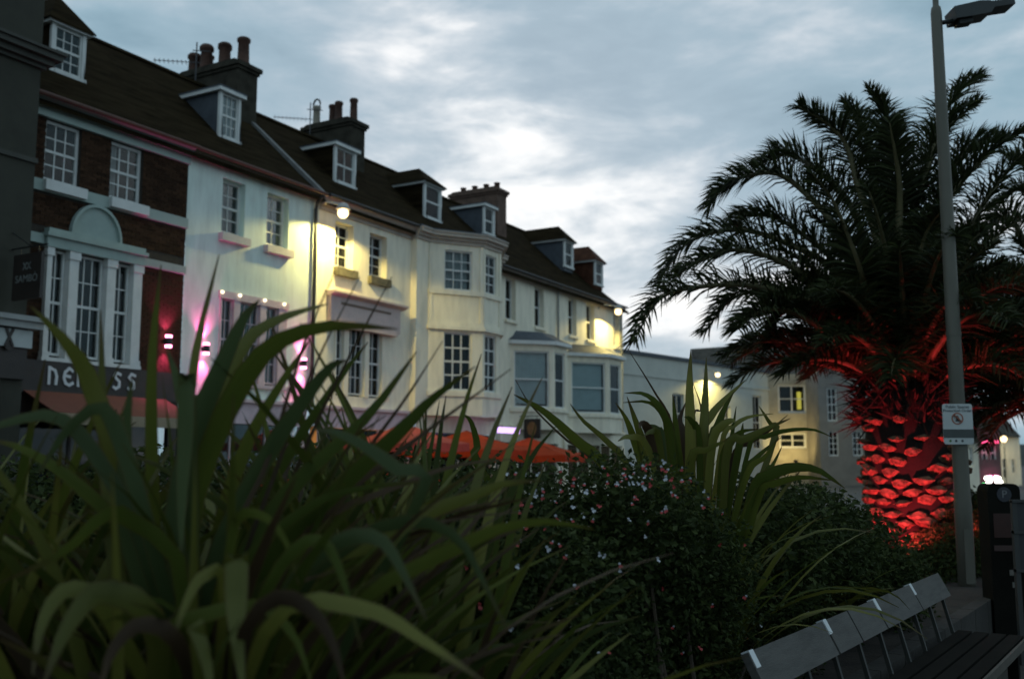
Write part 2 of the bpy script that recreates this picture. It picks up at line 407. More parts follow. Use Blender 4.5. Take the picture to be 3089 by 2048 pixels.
# ------------------------------------------------------------------ ground
g = link('ground', MB().add([(-900, -300, 0), (900, -300, 0), (900, 1500, 0), (-900, 1500, 0)], [(0, 1, 2, 3)]).mesh('ground', ASPH), None, 'structure')
AZ = R(29.25); O = Vector((-8.0346, 24.0, 0))
SD = Vector((math.sin(AZ), math.cos(AZ), 0)); BK = Vector((-math.cos(AZ), math.sin(AZ), 0))
def T(s, y, z): return O + SD * s + BK * y + Vector((0, 0, z))
pv = MB()
a = [T(-22, -3.6, 0), T(29.5, -3.6, 0), T(29.5, .3, 0), T(-22, .3, 0)]
pv.add([(p.x, p.y, .12) for p in a] + [(p.x, p.y, -.05) for p in a], [(0, 1, 2, 3), (4, 5, 1, 0), (5, 6, 2, 1), (7, 4, 0, 3)])
link('pavement', pv.mesh('pavement', PAVE), None, 'structure')
kb = MB(); n = 46
for i in range(n):
    p, q = T(-22 + 51.5 * i / n + .01, -3.75, 0), T(-22 + 51.5 * (i + 1) / n - .01, -3.75, 0); w = BK * .15
    kb.add([(*x.xy, z) for z in (-.05, .125) for x in (p, q, q + w, p + w)], [(4, 5, 6, 7), (0, 1, 5, 4), (1, 2, 6, 5), (3, 0, 4, 7), (2, 3, 7, 6)])
link('kerb', kb.mesh('kerb', mat('kerb_stone', (.13, .125, .115), .9, .2, 3)), None, 'structure')

# ------------------------------------------------------------------ terrace
EV, K, YR = 9.46, .928, 3.95
def shopfront(H, s0, s1, zt, lit=None, m=None, door=True):
    """fascia, stall riser, mullions and panes of a ground-floor shop"""
    m = m or SHOPF
    fr = MB(); fr.box(s0, s1, -.10, .02, zt - .55, zt); fr.box(s0 - .0, s1 + .0, -.20, .0, zt + .001, zt + .09)
    fr.box(s0, s0 + .25, -.12, .02, .12, zt - .56); fr.box(s1 - .25, s1, -.12, .02, .12, zt - .56); fr.box(s0 + .26, s1 - .26, -.06, .02, .12, .65)
    n = max(3, int((s1 - s0) / 1.1)); w = (s1 - s0 - .52) / n
    for i in range(1, n): fr.box(s0 + .26 + i * w - .035, s0 + .26 + i * w + .035, -.05, .02, .66, zt - .56)
    o = H.add('shopfront', fr, m)
    for i in range(n):
        H.add('pane', MB().box(s0 + .27 + i * w + .03, s0 + .25 + (i + 1) * w - .03, -.02, -.01, .66, zt - .57), GLASS, o)
    H.add('shop_interior', MB().box(s0 + .25, s1 - .25, .45, .5, .12, zt - .5).box(s0 + .2, s1 - .2, .04, .5, zt - .55, zt - .5), lit or ROOM, o)
    return o

def sill(H, w, s0, s1, z0, z1, y=-.12, m=None):
    return H.add('sill', MB().box(s0, s1, y, .12, z0, z1), m or SILLP, w)

# --- brick house
H = House('brick_house', 'dark brick townhouse with big three-light arched window, beside the dark corner restaurant', O, AZ, 0, 'house', 'terraced houses')
LO = -4.75
holes = [(-3.93, -3.06, 7.62, 9.0), (-2.27, -1.37, 7.62, 9.0), (-3.80, -1.35, 3.86, 6.18)]
H.add('wall', wall_holes(LO, 0, 2.9, 9.3, .012, holes, .2), MORTAR)
rest = MB(); pier = []
zc = 3.35; row = 0
bands = [(7.36, 7.62), (6.22, 6.62), (8.98, 9.5)]
def blocked(a, b, c, d):
    for h0, h1, z0, z1 in holes:
        if a < h1 + .0 and b > h0 and c < z1 and d > z0: return (h0, h1)
    return None
while zc < 8.95:
    x = LO - (.1125 if row % 2 else 0); c, d = zc, zc + .065
    if not any(c < b1 and d > b0 for b0, b1 in bands if not (b0 < 6.3 and False)):
        while x < 0:
            a, b = max(x, LO), min(x + .215, -.004)
            bl = blocked(a, b, c, d)
            if bl:
                if a < bl[0] - .04: b = bl[0] - .004
                elif b > bl[1] + .04: a = bl[1] + .004
                else: a = b
            if b - a > .03:
                if a > -1.28 and 3.9 < c < 6.2: pier.append((a, b, c, d))
                else: rest.box(a, b, 0 + random.uniform(-.003, .003), .03, c, d)
            x += .225
    zc += .075; row += 1
wallobj = [c for c in H.root.children if c.name.startswith('wall')][0]
H.add('brickwork', rest, BRICK, wallobj, kind='stuff')
for (a, b, c, d) in pier:
    H.add('brick', MB().box(a, b, random.uniform(-.004, .004), .03, c, d), BRICK, wallobj)
bd = MB(); bd.box(LO, 0, -.07, .03, 7.37, 7.615); H.add('sill_band', bd, TRIMBAND)
bd = MB(); bd.box(LO, -3.87, -.06, .03, 6.25, 6.46); H.add('string_band', bd, TRIMBAND); H.add('string_band', MB().box(-1.30, 0, -.06, .03, 6.23, 6.42), TRIMBAND)
co = MB(); co.box(LO, 0, -.08, .03, 8.99, 9.2); co.box(LO, 0, -.17, .03, 9.2, 9.28); co.prism([(-.17, 9.28), (-.30, 9.38), (-.30, 9.43), (.03, 9.43), (.03, 9.28)], LO, 0)
H.add('cornice', co, TRIMBAND)
gt = MB().tube([(LO, -.36, 9.36), (-2, -.36, 9.37), (0, -.36, 9.38)], .055, 8); H.add('gutter', gt, mat('red_brown_gutter', (.085, .032, .02), .6, .2, 4))
for (a, b, cur) in ((-3.93, -3.06, None), (-2.27, -1.37, (-2.2, -1.9, 7.7, 8.95, CURTAIN))):
    w = sash(H, a, b, 7.64, 8.98, .10, 3, 4, bar=.03, curtain=cur)
    sill(H, w, a - .05, b + .1, 7.40, 7.62, -.17, TRIM)
# the three-light window
def pil(a, b): mb = MB(); mb.box(a, b, -.10, .16, 3.86, 6.02); mb.box(a - .025, b + .025, -.13, .16, 6.02, 6.20); mb.box(a - .02, b + .02, -.13, .16, 3.86, 3.98); return mb
ven = sash(H, -3.68, -3.27, 3.92, 6.18, .06, 2, 4, bar=.025, frame=.05)
ven.name = 'three_light_window'
for a, b, cc in ((-3.02, -2.30, 3), (-2.05, -1.58, 2)):
    sash(H, a, b, 3.92, 6.18, .06, cc, 4, parent=ven, bar=.025, frame=.05)
for a, b in ((-3.80, -3.68), (-3.26, -3.03), (-2.29, -2.06), (-1.57, -1.33)): H.add('pilaster', pil(a, b), TRIM, ven)
H.add('sill', MB().box(-3.84, -1.29, -.14, .16, 3.78, 3.86), TRIM, ven)
en = MB(); en.box(-3.86, -1.30, -.15, .03, 6.20, 6.42); en.box(-3.90, -1.27, -.22, .03, 6.42, 6.50); en.box(-3.84, -1.32, -.17, .03, 6.50, 6.60)
H.add('entablature', en, TRIMBAND, ven)
cxv, rz = -2.60, .60
n = 18; arc = [(cxv + rz * math.cos(math.pi * i / n), 6.60 + rz * 1.16 * math.sin(math.pi * i / n)) for i in range(n + 1)]
H.add('tympanum', MB().prism([(x, z) for x, z in arc], -.04, .02, 'y'), TRIMBAND, ven)
ar = MB()
for i in range(n):
    t0, t1 = math.pi * i / n, math.pi * (i + 1) / n; p = lambda r, t: (cxv + r * math.cos(t), 6.60 + r * 1.16 * math.sin(t))
    ar.prism([p(.60, t0), p(.66, t0), p(.66, t1), p(.60, t1)], -.11, .02, 'y')
H.add('arch_moulding', ar, TRIMBAND, ven)
# ground floor shop with fascia lettering
fas = MB(); fas.box(LO, 0, -.12, .02, 3.10, 3.78); H.add('fascia_board', fas, SHOPF)
def stroke(mb, pts, w, y):
    for (x0, z0), (x1, z1) in zip(pts[:-1], pts[1:]):
        d = Vector((x1 - x0, z1 - z0)); L = d.length; d /= L; nrm = Vector((-d.y, d.x)) * w / 2; e = d * w * .25
        c = [(x0 - e.x + nrm.x, z0 - e.y + nrm.y), (x0 - e.x - nrm.x, z0 - e.y - nrm.y), (x1 + e.x - nrm.x, z1 + e.y - nrm.y), (x1 + e.x + nrm.x, z1 + e.y + nrm.y)]
        mb.prism(c, y - random.uniform(.026, .03), y, 'y')
GL = {'D': [[(0, 0), (0, 1)], [(0, .95), (.45, .8), (.6, .45), (.55, 0)]], 'E': [[(.75, .85), (.45, 1), (.12, .75), (.05, .4), (.2, .1), (.5, 0), (.8, .15)], [(.2, .55), (.55, .5)]],
      'N': [[(0, 0), (0, 1)], [(0, 1), (.6, 0)], [(.6, 0), (.6, 1)]], 'S': [[(.6, .9), (.25, 1), (.05, .75), (.5, .45), (.5, .15), (.2, 0), (0, .1)]]}
for ch, s in (('D', -3.64), ('E', -3.30), ('N', -2.93), ('S', -2.02), ('S', -1.62)):
    lm = MB()
    for st in GL[ch]: stroke(lm, [(s + p[0] * .30, 3.30 + p[1] * .36) for p in st], .062, -.123)
    H.add('letter', lm, LETTER)
shopfront(H, LO + .2, -.15, 3.08)
aw = MB(); a0, a1 = -4.25, -.6
aw.add([(a0, -.14, 3.16), (a1, -.14, 3.16), (a1, -1.35, 2.62), (a0, -1.35, 2.62), (a0, -.14, 3.13), (a1, -.14, 3.13), (a1, -1.35, 2.59), (a0, -1.35, 2.59)], [(0, 1, 2, 3), (7, 6, 5, 4), (0, 3, 7, 4), (1, 5, 6, 2), (3, 2, 6, 7)])
awn = H.add('awning', aw, REDAWN)
H.add('valance', MB().box(a0, a1, -1.38, -1.355, 2.42, 2.64), CREAMEDGE, awn)
roof_slab(H, LO, 0, EV, K, YR)
dormer(H, -3.06, -2.14, 1.28, 10.68, 11.76, EV, K, 'hip', TILE, 3, 4, rise=.9)

# --- white house
H = House('white_house', 'white rendered townhouse lit by pink wall lamps, between the brick house and drainpipe', O, AZ, 2.5, 'house', 'terraced houses')
holes = [(1.16, 1.97, 7.52, 8.97), (2.80, 3.66, 7.52, 8.97), (1.20, 3.68, 3.7, 5.96)]
H.add('wall', wall_holes(0, 4.94, 3.2, 9.4, 0, holes, .28), WHITE)
H.add('soffit', MB().box(0, 4.94, -.14, .0, 9.22, 9.34), mat('brown_soffit', (.13, .09, .07), .8, .2, 3))
H.add('gutter', MB().tube([(0, -.33, 9.38), (2.5, -.33, 9.37), (4.9, -.33, 9.36)], .055, 8), MATS['red_brown_gutter'])
for a, b, cur in ((1.16, 1.97, (1.2, 1.55, 7.6, 8.95, CURTAIN)), (2.80, 3.66, (2.85, 3.25, 7.6, 8.95, CURTAIN))):
    w = sash(H, a, b, 7.55, 8.97, .19, 2, 4, bar=.026, curtain=cur); sill(H, w, a - .09, b + .10, 7.30, 7.50, -.16)
w3 = sash(H, 1.26, 1.68, 3.75, 5.83, .06, 2, 4, m=PINKP, bar=.024, frame=.04); w3.name = 'triple_window'
for a, b, c in ((1.90, 2.64, 3), (2.88, 3.36, 2)): sash(H, a, b, 3.75, 5.83, .06, c, 4, m=PINKP, parent=w3, bar=.024, frame=.04)
for a, b in ((1.20, 1.26), (1.68, 1.90), (2.64, 2.88), (3.36, 3.68)): H.add('mullion', MB().box(a, b, -.03, .16, 3.7, 5.83), PINKP, w3)
H.add('head_board', MB().box(1.15, 3.73, -.05, .16, 5.83, 6.02), PINKP, w3); H.add('sill', MB().box(1.1, 3.78, -.12, .16, 3.6, 3.7), PINKP, w3)
for s in (1.20, 1.82, 2.74, 3.50): H.add('fairy_bulb', MB().lathe([(.001, -.045), (.035, -.025), (.045, 0), (.035, .025), (.001, .045)], (s, -.085, 5.97), 8), BULBS, w3, True)
roof_slab(H, 0, 4.94, EV, K, YR)
pw = MB().prism([(-.2, 9.33), (-.2, 9.45), (YR, 9.52 + K * YR), (YR + .05, 9.3 + K * YR)], 4.86, 5.02); H.add('verge_coping', pw, mat('grey_coping', (.17, .17, .165), .9, .2, 4))
dormer(H, 2.07, 2.87, 1.19, 10.58, 11.82, EV, K, 'flat', LEAD, 3, 4, (2.15, 2.8, 10.6, 11.75, CURTAIN))
chimney(H, 4.22, 5.06, 2.7, 5.2, 11.2, 13.55, [(4.66, 2.93, .86, .22, ''), (4.48, 3.55, .74, .22, ''), (4.78, 3.85, .98, .24, 'hood'), (4.5, 4.35, .92, .24, 'hood'), (4.8, 4.6, .70, .21, ''), (4.62, 5.0, .80, .24, 'hood')])
shopfront(H, .15, 4.5, 3.2, None, PINKP)

# --- ivory house with lantern
H = House('ivory_house', 'ivory townhouse under the bright wall lantern, with pink panelled window head', O, AZ, 7.3, 'house', 'terraced houses')
holes = [(5.70, 6.56, 7.42, 8.80), (7.36, 8.26, 7.40, 8.78), (5.75, 8.45, 3.62, 5.95)]
H.add('wall', wall_holes(4.94, 9.6, 3.2, 9.4, 0, holes, .30), WHITE2)
co = MB(); co.prism([(-.05, 9.08), (-.20, 9.25), (-.28, 9.36), (.0, 9.36), (.0, 9.08)], 4.95, 9.6); co.box(4.95, 9.6, -.06, .0, 8.98, 9.075); H.add('cornice', co, mat('buff_cornice', (.46, .40, .34), .85, .12, 3))
H.add('gutter', MB().tube([(5.0, -.34, 9.38), (7.5, -.34, 9.39), (9.6, -.34, 9.40)], .055, 8), IRON)
for a, b, cur in ((5.70, 6.56, (5.75, 6.5, 7.5, 8.75, CURTAIN)), (7.36, 8.26, (7.42, 7.8, 7.5, 8.75, CURTAIN))):
    w = sash(H, a, b, 7.45, 8.79, .21, 2, 4, bar=.026, curtain=cur); sill(H, w, a - .06, b + .1, 7.16, 7.40, -.14, mat('mossy_sill', (.15, .135, .09), .95, .3, 6))
w3 = sash(H, 5.80, 6.18, 3.68, 5.7, .08, 2, 4, bar=.024, frame=.04); w3.name = 'triple_window'
for a, b, c in ((6.40, 7.18, 3), (7.40, 8.05, 2)): sash(H, a, b, 3.68, 5.7, .08, c, 4, parent=w3, bar=.024, frame=.04)
for a, b in ((5.75, 5.80), (6.18, 6.40), (7.18, 7.40), (8.05, 8.45)): H.add('mullion', MB().box(a, b, -.04, .18, 3.62, 5.95), WHITE2, w3)
hd = MB(); hd.box(5.38, 8.82, -.16, .0, 5.72, 6.50); hd.prism([(-.16, 6.50), (-.34, 6.58), (-.34, 6.64), (0, 6.64), (0, 6.50)], 5.32, 9.02)
hb = H.add('window_head', hd, mat('faded_pink_paint', (.58, .46, .43), .7, .1, 3), w3)
H.add('head_panel', MB().box(5.85, 8.3, -.175, -.155, 6.28, 6.36), mat('brown_line_paint', (.20, .14, .11), .8, .1, 4), w3)
H.add('head_shelf', MB().box(5.55, 8.6, -.24, .0, 5.62, 5.72), MATS['faded_pink_paint'], w3)
H.add('drainpipe', MB().tube([(4.78, -.30, 9.3), (4.72, -.12, 9.1), (4.70, -.09, 8.9), (4.70, -.09, 3.2)], .055, 8), IRON)
roof_slab(H, 4.98, 9.6, EV - .05, K, YR - .25)
dormer(H, 7.02, 8.10, 1.2, 10.55, 11.68, EV - .05, K, 'flat', TILE, 2, 2, (7.2, 8.0, 10.6, 11.6, CURTAIN))
chimney(H, 9.55, 10.35, 2.6, 4.7, 11.0, 13.35, [(9.95, 2.8, .82, .16, ''), (9.8, 3.35, .76, .16, ''), (9.95, 3.75, .76, .16, ''), (9.95, 4.5, .85, .16, 'cowl')])
shopfront(H, 5.1, 9.45, 3.2, WARMWIN, PINKP)

# --- house with the canted bay
H = House('bay_fronted_house', 'cream townhouse with tall two-storey canted bay and bracketed cornice', O, AZ, 12.4, 'house', 'terraced houses')
Y0 = -.23
A, B, C, D = (10.32, Y0), (11.95, -1.37), (13.15, -1.37), (14.75, Y0)
H.add('wall', MB().add([(9.6, Y0, 3.2), (10.32, Y0, 3.2), (10.32, Y0, 9.35), (9.6, Y0, 9.35), (9.6, 0.3, 3.2), (9.6, 0.3, 9.35)], [(0, 1, 2, 3), (4, 0, 3, 5)]), WHITE2)
H.add('wall', MB().add([(14.75, Y0, 3.2), (15.2, Y0, 3.2), (15.2, Y0, 9.35), (14.75, Y0, 9.35), (15.2, .3, 3.2), (15.2, .3, 9.35)], [(0, 1, 2, 3), (1, 4, 5, 2)]), WHITE2)
bay = None
def facet(P, Q):
    d = Vector((Q[0] - P[0], Q[1] - P[1])); L = d.length; d /= L; nb = Vector((-d.y, d.x))
    return L, lambda u, v, z: (P[0] + d.x * u + nb.x * v, P[1] + d.y * u + nb.y * v, z)
bw = MB(); facs = []
for (P, Q, wins) in ((A, B, (.56, 1.58)), (B, C, (.14, .92)), (C, D, (.45, 1.5))):
    L, xf = facet(P, Q)
    hs = [(wins[0], wins[1], 7.45, 8.82), (wins[0], wins[1], 4.05, 6.0)]
    wall_holes(0, L, 3.2, 9.1, 0, hs, .14, bw, xf); facs.append((L, xf, wins))
bay = H.add('bay', bw, WHITE2)
for L, xf, (a, b) in facs:
    nc = 3 if b - a > .9 else 2
    sash(H, a, b, 7.45, 8.82, .06, nc, 4, parent=bay, xf=xf, bar=.03, frame=.05, curtain=(a + .1, b - .1, 7.5, 8.8, CURTAIN) if nc == 3 else None)
    sash(H, a, b, 4.05, 6.0, .06, nc, 4, parent=bay, xf=xf, bar=.05, frame=.05)
    for (a, b, o_, z0, z1) in ((-.03, L + .03, -.07, 7.28, 7.44), (-.05, L + .05, -.12, 6.08, 6.2), (-.02, L + .02, -.05, 6.203, 6.34), (-.03, L + .03, -.06, 3.85, 4.02), (0, .12, -.04, 6.343, 7.277), (L - .12, L, -.04, 6.343, 7.277), (0, .12, -.04, 7.443, 9.0), (L - .12, L, -.04, 7.443, 9.0)):
        H.add('moulding', MB().box(a, b, o_, .02, z0, z1, xf), WHITE2, bay)
cn = MB()
ring = [(9.55, Y0), A, B, C, D, (15.25, Y0)]
def offs(r, o):   # push the outline outwards
    res = []
    for i, p in enumerate(r):
        ns = []
        for q0, q1 in ((r[i - 1], p) if i else (None, None), (p, r[i + 1]) if i < len(r) - 1 else (None, None)):
            if q0: d = Vector((q1[0] - q0[0], q1[1] - q0[1])).normalized(); ns.append(Vector((d.y, -d.x)))
        nn = sum(ns, Vector((0, 0))).normalized(); k = o / max(.5, nn.dot(ns[0])); res.append((p[0] + nn.x * k, p[1] + nn.y * k))
    return res
for z0, z1, o in ((9.02, 9.14, .06), (9.14, 9.24, .14), (9.24, 9.36, .26), (9.36, 9.40, .30)):
    r0 = offs(ring, o); poly = r0 + [(15.25, .3), (9.55, .3)]
    cn.prism(poly, z0, z1, 'z')
H.add('cornice', cn, MATS['buff_cornice'], bay)
H.add('bay_roof', MB().prism(offs(ring, .22) + [(15.2, .35), (9.6, .35)], 9.401, 9.46, 'z'), LEAD, bay)
roof_slab(H, 9.62, 15.2, EV - .05, K, YR - .2, over=-.2)
dormer(H, 11.92, 13.04, 1.1, 10.45, 11.64, EV - .05, K, 'hip', TILE, 1, 2, (12.05, 12.9, 10.5, 11.6, BLIND), rise=.7)
shopfront(H, 10.0, 15.0, 3.2, None, WHITE2)

# --- two plain houses with lead-roofed bays
def plain(name, label, s0, s1, wins, bays, ev, hip=False):
    H = House(name, label, O, AZ, (s0 + s1) / 2, 'house', 'terraced houses')
    hs = [(a, b, 7.12, 8.78) for a, b in wins]
    H.add('wall', wall_holes(s0, s1, 0 if hip else 3.0, ev, 0, hs, .30), WHITE2)
    co = MB(); co.prism([(-.04, ev - .32), (-.16, ev - .15), (-.22, ev - .08), (0, ev - .08), (0, ev - .32)], s0, s1); H.add('cornice', co, MATS['buff_cornice'])
    H.add('downpipe', MB().tube([(s1 - .25, -.26, ev - .08), (s1 - .25, -.08, ev - .35), (s1 - .25, -.07, 3.0)], .045, 7), mat('grey_downpipe', (.25, .25, .23), .6, .1, 4))
    H.add('gutter', MB().tube([(s0, -.28, ev - .05), ((s0 + s1) / 2, -.28, ev - .05), (s1, -.28, ev - .05)], .05, 8), IRON)
    for i, (a, b) in enumerate(wins):
        w = sash(H, a, b, 7.15, 8.78, .20, 2, 2, bar=.026, curtain=(a + .06, (a + b) / 2, 7.2, 8.7, CURTAIN) if i % 2 == 0 else None); sill(H, w, a - .06, b + .08, 7.0, 7.12, -.1, WHITE2)
    for (a, b) in bays:
        o = 1.2; i = (b - a) * .34
        Q = [(a, 0), (a + i, -o), (b - i, -o), (b, 0)]; bw = MB(); fx = []
        for P, P2 in zip(Q[:-1], Q[1:]):
            L, xf = facet(P, P2); m = .16
            hs = [(m, L - m, 3.75, 5.95)] if L < 2.4 else [(m, L / 2 - .08, 3.75, 5.95), (L / 2 + .08, L - m, 3.75, 5.95)]
            wall_holes(0, L, 2.9, 6.2, 0, hs, .12, bw, xf); fx.append((L, xf, hs))
        bo = H.add('bay', bw, WHITE2)
        for L, xf, hs in fx:
            for h in hs: sash(H, h[0], h[1], h[2], h[3], .05, 1, 2, parent=bo, xf=xf, frame=.06, curtain=(h[0] + .07, h[1] - .07, 3.9, 5.9, BLIND))
            H.add('moulding', MB().box(-.03, L + .03, -.08, .02, 3.58, 3.72, xf), WHITE2, bo)
        cr = [(Q[0][0] - .16, 0)] + [(Q[0][0] - .12, -.12), (Q[1][0] - .08, Q[1][1] - .2), (Q[2][0] + .08, Q[2][1] - .2), (Q[3][0] + .12, -.12)] + [(Q[3][0] + .16, 0)]
        H.add('bay_cornice', MB().prism(cr, 6.2, 6.34, 'z'), TRIM, bo)
        inner = [(a + .45, 0), (a + .5, -.02), (a + i + .1, -o + .55), (b - i - .1, -o + .55), (b - .5, -.02), (b - .45, 0)]
        mid = [((p[0] * .35 + q[0] * .65), (p[1] * .35 + q[1] * .65)) for p, q in zip(cr, inner)]
        v = [(x, y, 6.341) for x, y in cr] + [(x, y, 6.56) for x, y in mid] + [(x, y, 6.76) for x, y in inner]; n = 6
        H.add('bay_roof', MB().add(v, [(j * n + q, j * n + q + 1, (j + 1) * n + q + 1, (j + 1) * n + q) for j in range(2) for q in range(n - 1)] + [tuple(range(12, 18))]), LEAD, bo)
    if hip:
        H.add('end_wall', MB().add([(s1, 0, 0), (s1, 7.4, 0), (s1, 7.4, ev - .1), (s1, 0, ev - .1)], [(0, 1, 2, 3)]), WHITE2)
    roof_slab(H, s0, s1, ev, K, YR - .05, hip_end=hip, over=.26)
    return H
H = plain('plain_house', 'pale house with twin sash windows above a dark lead-roofed bay with blinds', 15.2, 20.57, [(15.92, 16.75), (18.33, 19.15)], [(16.3, 20.1)], 9.13)
dormer(H, 16.93, 17.80, 1.6, 10.92, 12.0, 9.13, K, 'flat', LEAD, 1, 2)
chimney(H, 19.6, 20.4, 2.5, 4.9, 11.0, 13.3, [(20.0, 2.75, .3, .15, ''), (20.0, 3.3, .3, .15, ''), (20.0, 3.9, .3, .15, ''), (20.0, 4.5, .3, .15, '')], mat('brown_brick_stack', (.12, .075, .055), .95, .25, 5, .3))
shopfront(H, 15.4, 20.4, 2.95, None, WHITE2)
H = plain('end_house', 'pale end house with hipped roof, second wall lantern and lead-roofed bay at the corner', 20.57, 27.4, [(21.45, 22.28), (23.3, 24.18), (26.35, 27.05)], [(21.4, 26.0)], 9.13, True)
dormer(H, 23.72, 24.66, 1.3, 10.7, 11.86, 9.13, K, 'hip', LEAD, 1, 2)
dormer(H, 25.9, 26.85, .75, 10.15, 11.2, 9.13, K, 'red', TILER, 1, 2, rise=.8)
shopfront(H, 20.8, 27.2, 2.95, None, WHITE2)

# --- dark corner restaurant at the near end
H = House('dark_restaurant_building', 'dark rendered building with heavy cornice and white fascia, left of the brick house', O, AZ, -4.6, 'building', y=-.6)
X0, X1, YF = -16.0, -4.56, -.6
bw = wall_holes(X0, X1, 0, 11.9, YF, [(-6.3, -5.35, .12, 2.75)], .25); bw.add([(X1, YF, 0), (X1, 6, 0), (X1, 6, 11.9), (X1, YF, 11.9), (X0, YF, 11.9), (X0, 6, 11.9)], [(0, 1, 2, 3), (3, 2, 5, 4)])
H.add('wall', bw, DARKP)
co = MB()
for z0, z1, o in ((9.72, 9.80, .08), (9.80, 9.92, .18), (9.92, 10.04, .30), (10.04, 10.10, .36)): co.box(X0, X1 + o, YF - o, YF + .1, z0, z1)
H.add('cornice', co, DARKT)
H.add('string_course', MB().box(X0, X1 + .03, YF - .05, YF + .05, 7.72, 7.82), DARKT)
co = MB(); co.box(X0, -4.26, YF - .34, YF + .1, 4.44, 4.54); co.box(X0, -4.34, YF - .27, YF + .1, 4.30, 4.44); H.add('shop_cornice', co, mat('grey_white_paint', (.34, .35, .34), .7, .1, 4))
H.add('fascia_board', MB().box(X0, X1 + .0, YF - .1, YF, 3.3, 4.29), SHOPF)
sb = H.add('fascia_sign', MB().box(-7.5, -4.50, YF - .16, YF - .105, 3.92, 4.27), SIGNW)
em = MB(); stroke(em, [(-5.08, 4.27), (-4.93, 3.93)], .05, YF - .162); stroke(em, [(-4.93, 4.27), (-5.08, 3.93)], .05, YF - .16); em.lathe([(.09, 0), (.09, .03)], (-5.0, YF - .175, 3.93), 12, Matrix.Rotation(-math.pi / 2, 3, 'X'))
H.add('emblem', em, SHOPF, sb)
dr = MB(); dr.box(-6.3, -5.35, YF + .24, YF + .26, .12, 2.75); H.add('lit_doorway', dr, WARMWIN)
cl = MB(); cl.box(-5.30, -5.12, YF - .14, YF, .12, 3.28); cl.box(-6.5, -6.32, YF - .14, YF, .12, 3.28); H.add('door_pilaster', cl, DARKT)
H.add('roof', MB().add([(X0, YF + .3, 11.9), (X1, YF + .3, 11.9), (X1, 5, 13.4), (X0, 5, 13.4), (X0, 8, 11.9), (X1, 8, 11.9)], [(0, 1, 2, 3), (3, 2, 5, 4), (1, 5, 2)]), SLATE)
# projecting sign
ps = thing('hanging_sign', 'black hanging sign with SAMBÓ lettering on iron bracket, on the dark restaurant wall', 'sign', T(-4.95, -.6, 0), math.pi / 2 - AZ)
sx = lambda a, b, c, d, e, f: MB().box(a, b, c, d, e, f)
# board faces down the street towards the viewer
fix(link('sign_board', sx(-.03, .03, -.98, -.12, 4.82, 5.72).mesh('sign_board', SHOPF), ps))
br = MB(); br.tube([(0, .02, 5.86), (0, -1.1, 5.86)], .018, 6); br.tube([(0, -.3, 5.86), (0, -.3, 5.71)], .01, 5); br.tube([(0, -.85, 5.86), (0, -.85, 5.71)], .01, 5); br.tube([(0, .0, 6.2), (0, -.6, 5.87)], .012, 5)
fix(link('bracket', br.mesh('bracket', IRON), ps))
tm = link('lettering', text_mesh('SAMBÓ', .21, mat('dull_sign_paint', (.20, .21, .2), .6, .1, 5), .002), ps); tm.location = (-.033, -.55, 5.22); tm.rotation_euler = (math.pi / 2, 0, -math.pi / 2)
lm = MB()
for c in (-.06, .06):
    for sg in (-1, 1): lm.add([(-.034, -.55 + c - .055 * sg - .016, 5.40), (-.034, -.55 + c - .055 * sg + .016, 5.40), (-.034, -.55 + c + .055 * sg + .016, 5.55), (-.034, -.55 + c + .055 * sg - .016, 5.55)], [(0, 1, 2, 3)])
lm.add([(x - .001, y, z) for x, y, z in lm.v], [(3, 2, 1, 0), (7, 6, 5, 4), (11, 10, 9, 8), (15, 14, 13, 12)])
link('emblem', lm.mesh('emblem', MATS['dull_sign_paint']), ps)

# ------------------------------------------------------------------ aerials on the ridge
def aerial(s, y, z, h, label, rot):
    a = thing('tv_aerial', label, 'aerial', T(s, y, z), rot, 'rooftop aerials')
    fix(link('mast', MB().tube([(0, 0, -.35), (0, 0, h)], .022, 6).mesh('mast', ALU), a))
    bm_ = MB().tube([(-1.25, 0, h * .50), (.1, 0, h * .52)], .014, 5)
    for i in range(9): x = -1.2 + i * .13; bm_.tube([(x, -.16, h * .50), (x, .16, h * .50)], .007, 4); bm_.tube([(x, 0, h * .45), (x, 0, h * .56)], .006, 4)
    fix(link('boom', bm_.mesh('boom', ALU), a))
    fix(link('upper_arm', MB().tube([(-.12, 0, h * .8), (.42, 0, h * .8)], .016, 5).mesh('upper_arm', ALU), a))
aerial(3.75, 3.98, 13.1, 1.35, 'thin aerial beside the thick six-pot chimney', .2)
aerial(8.75, 3.75, 12.85, 1.25, 'thin aerial beside the chimney with hooped cowl', .25)

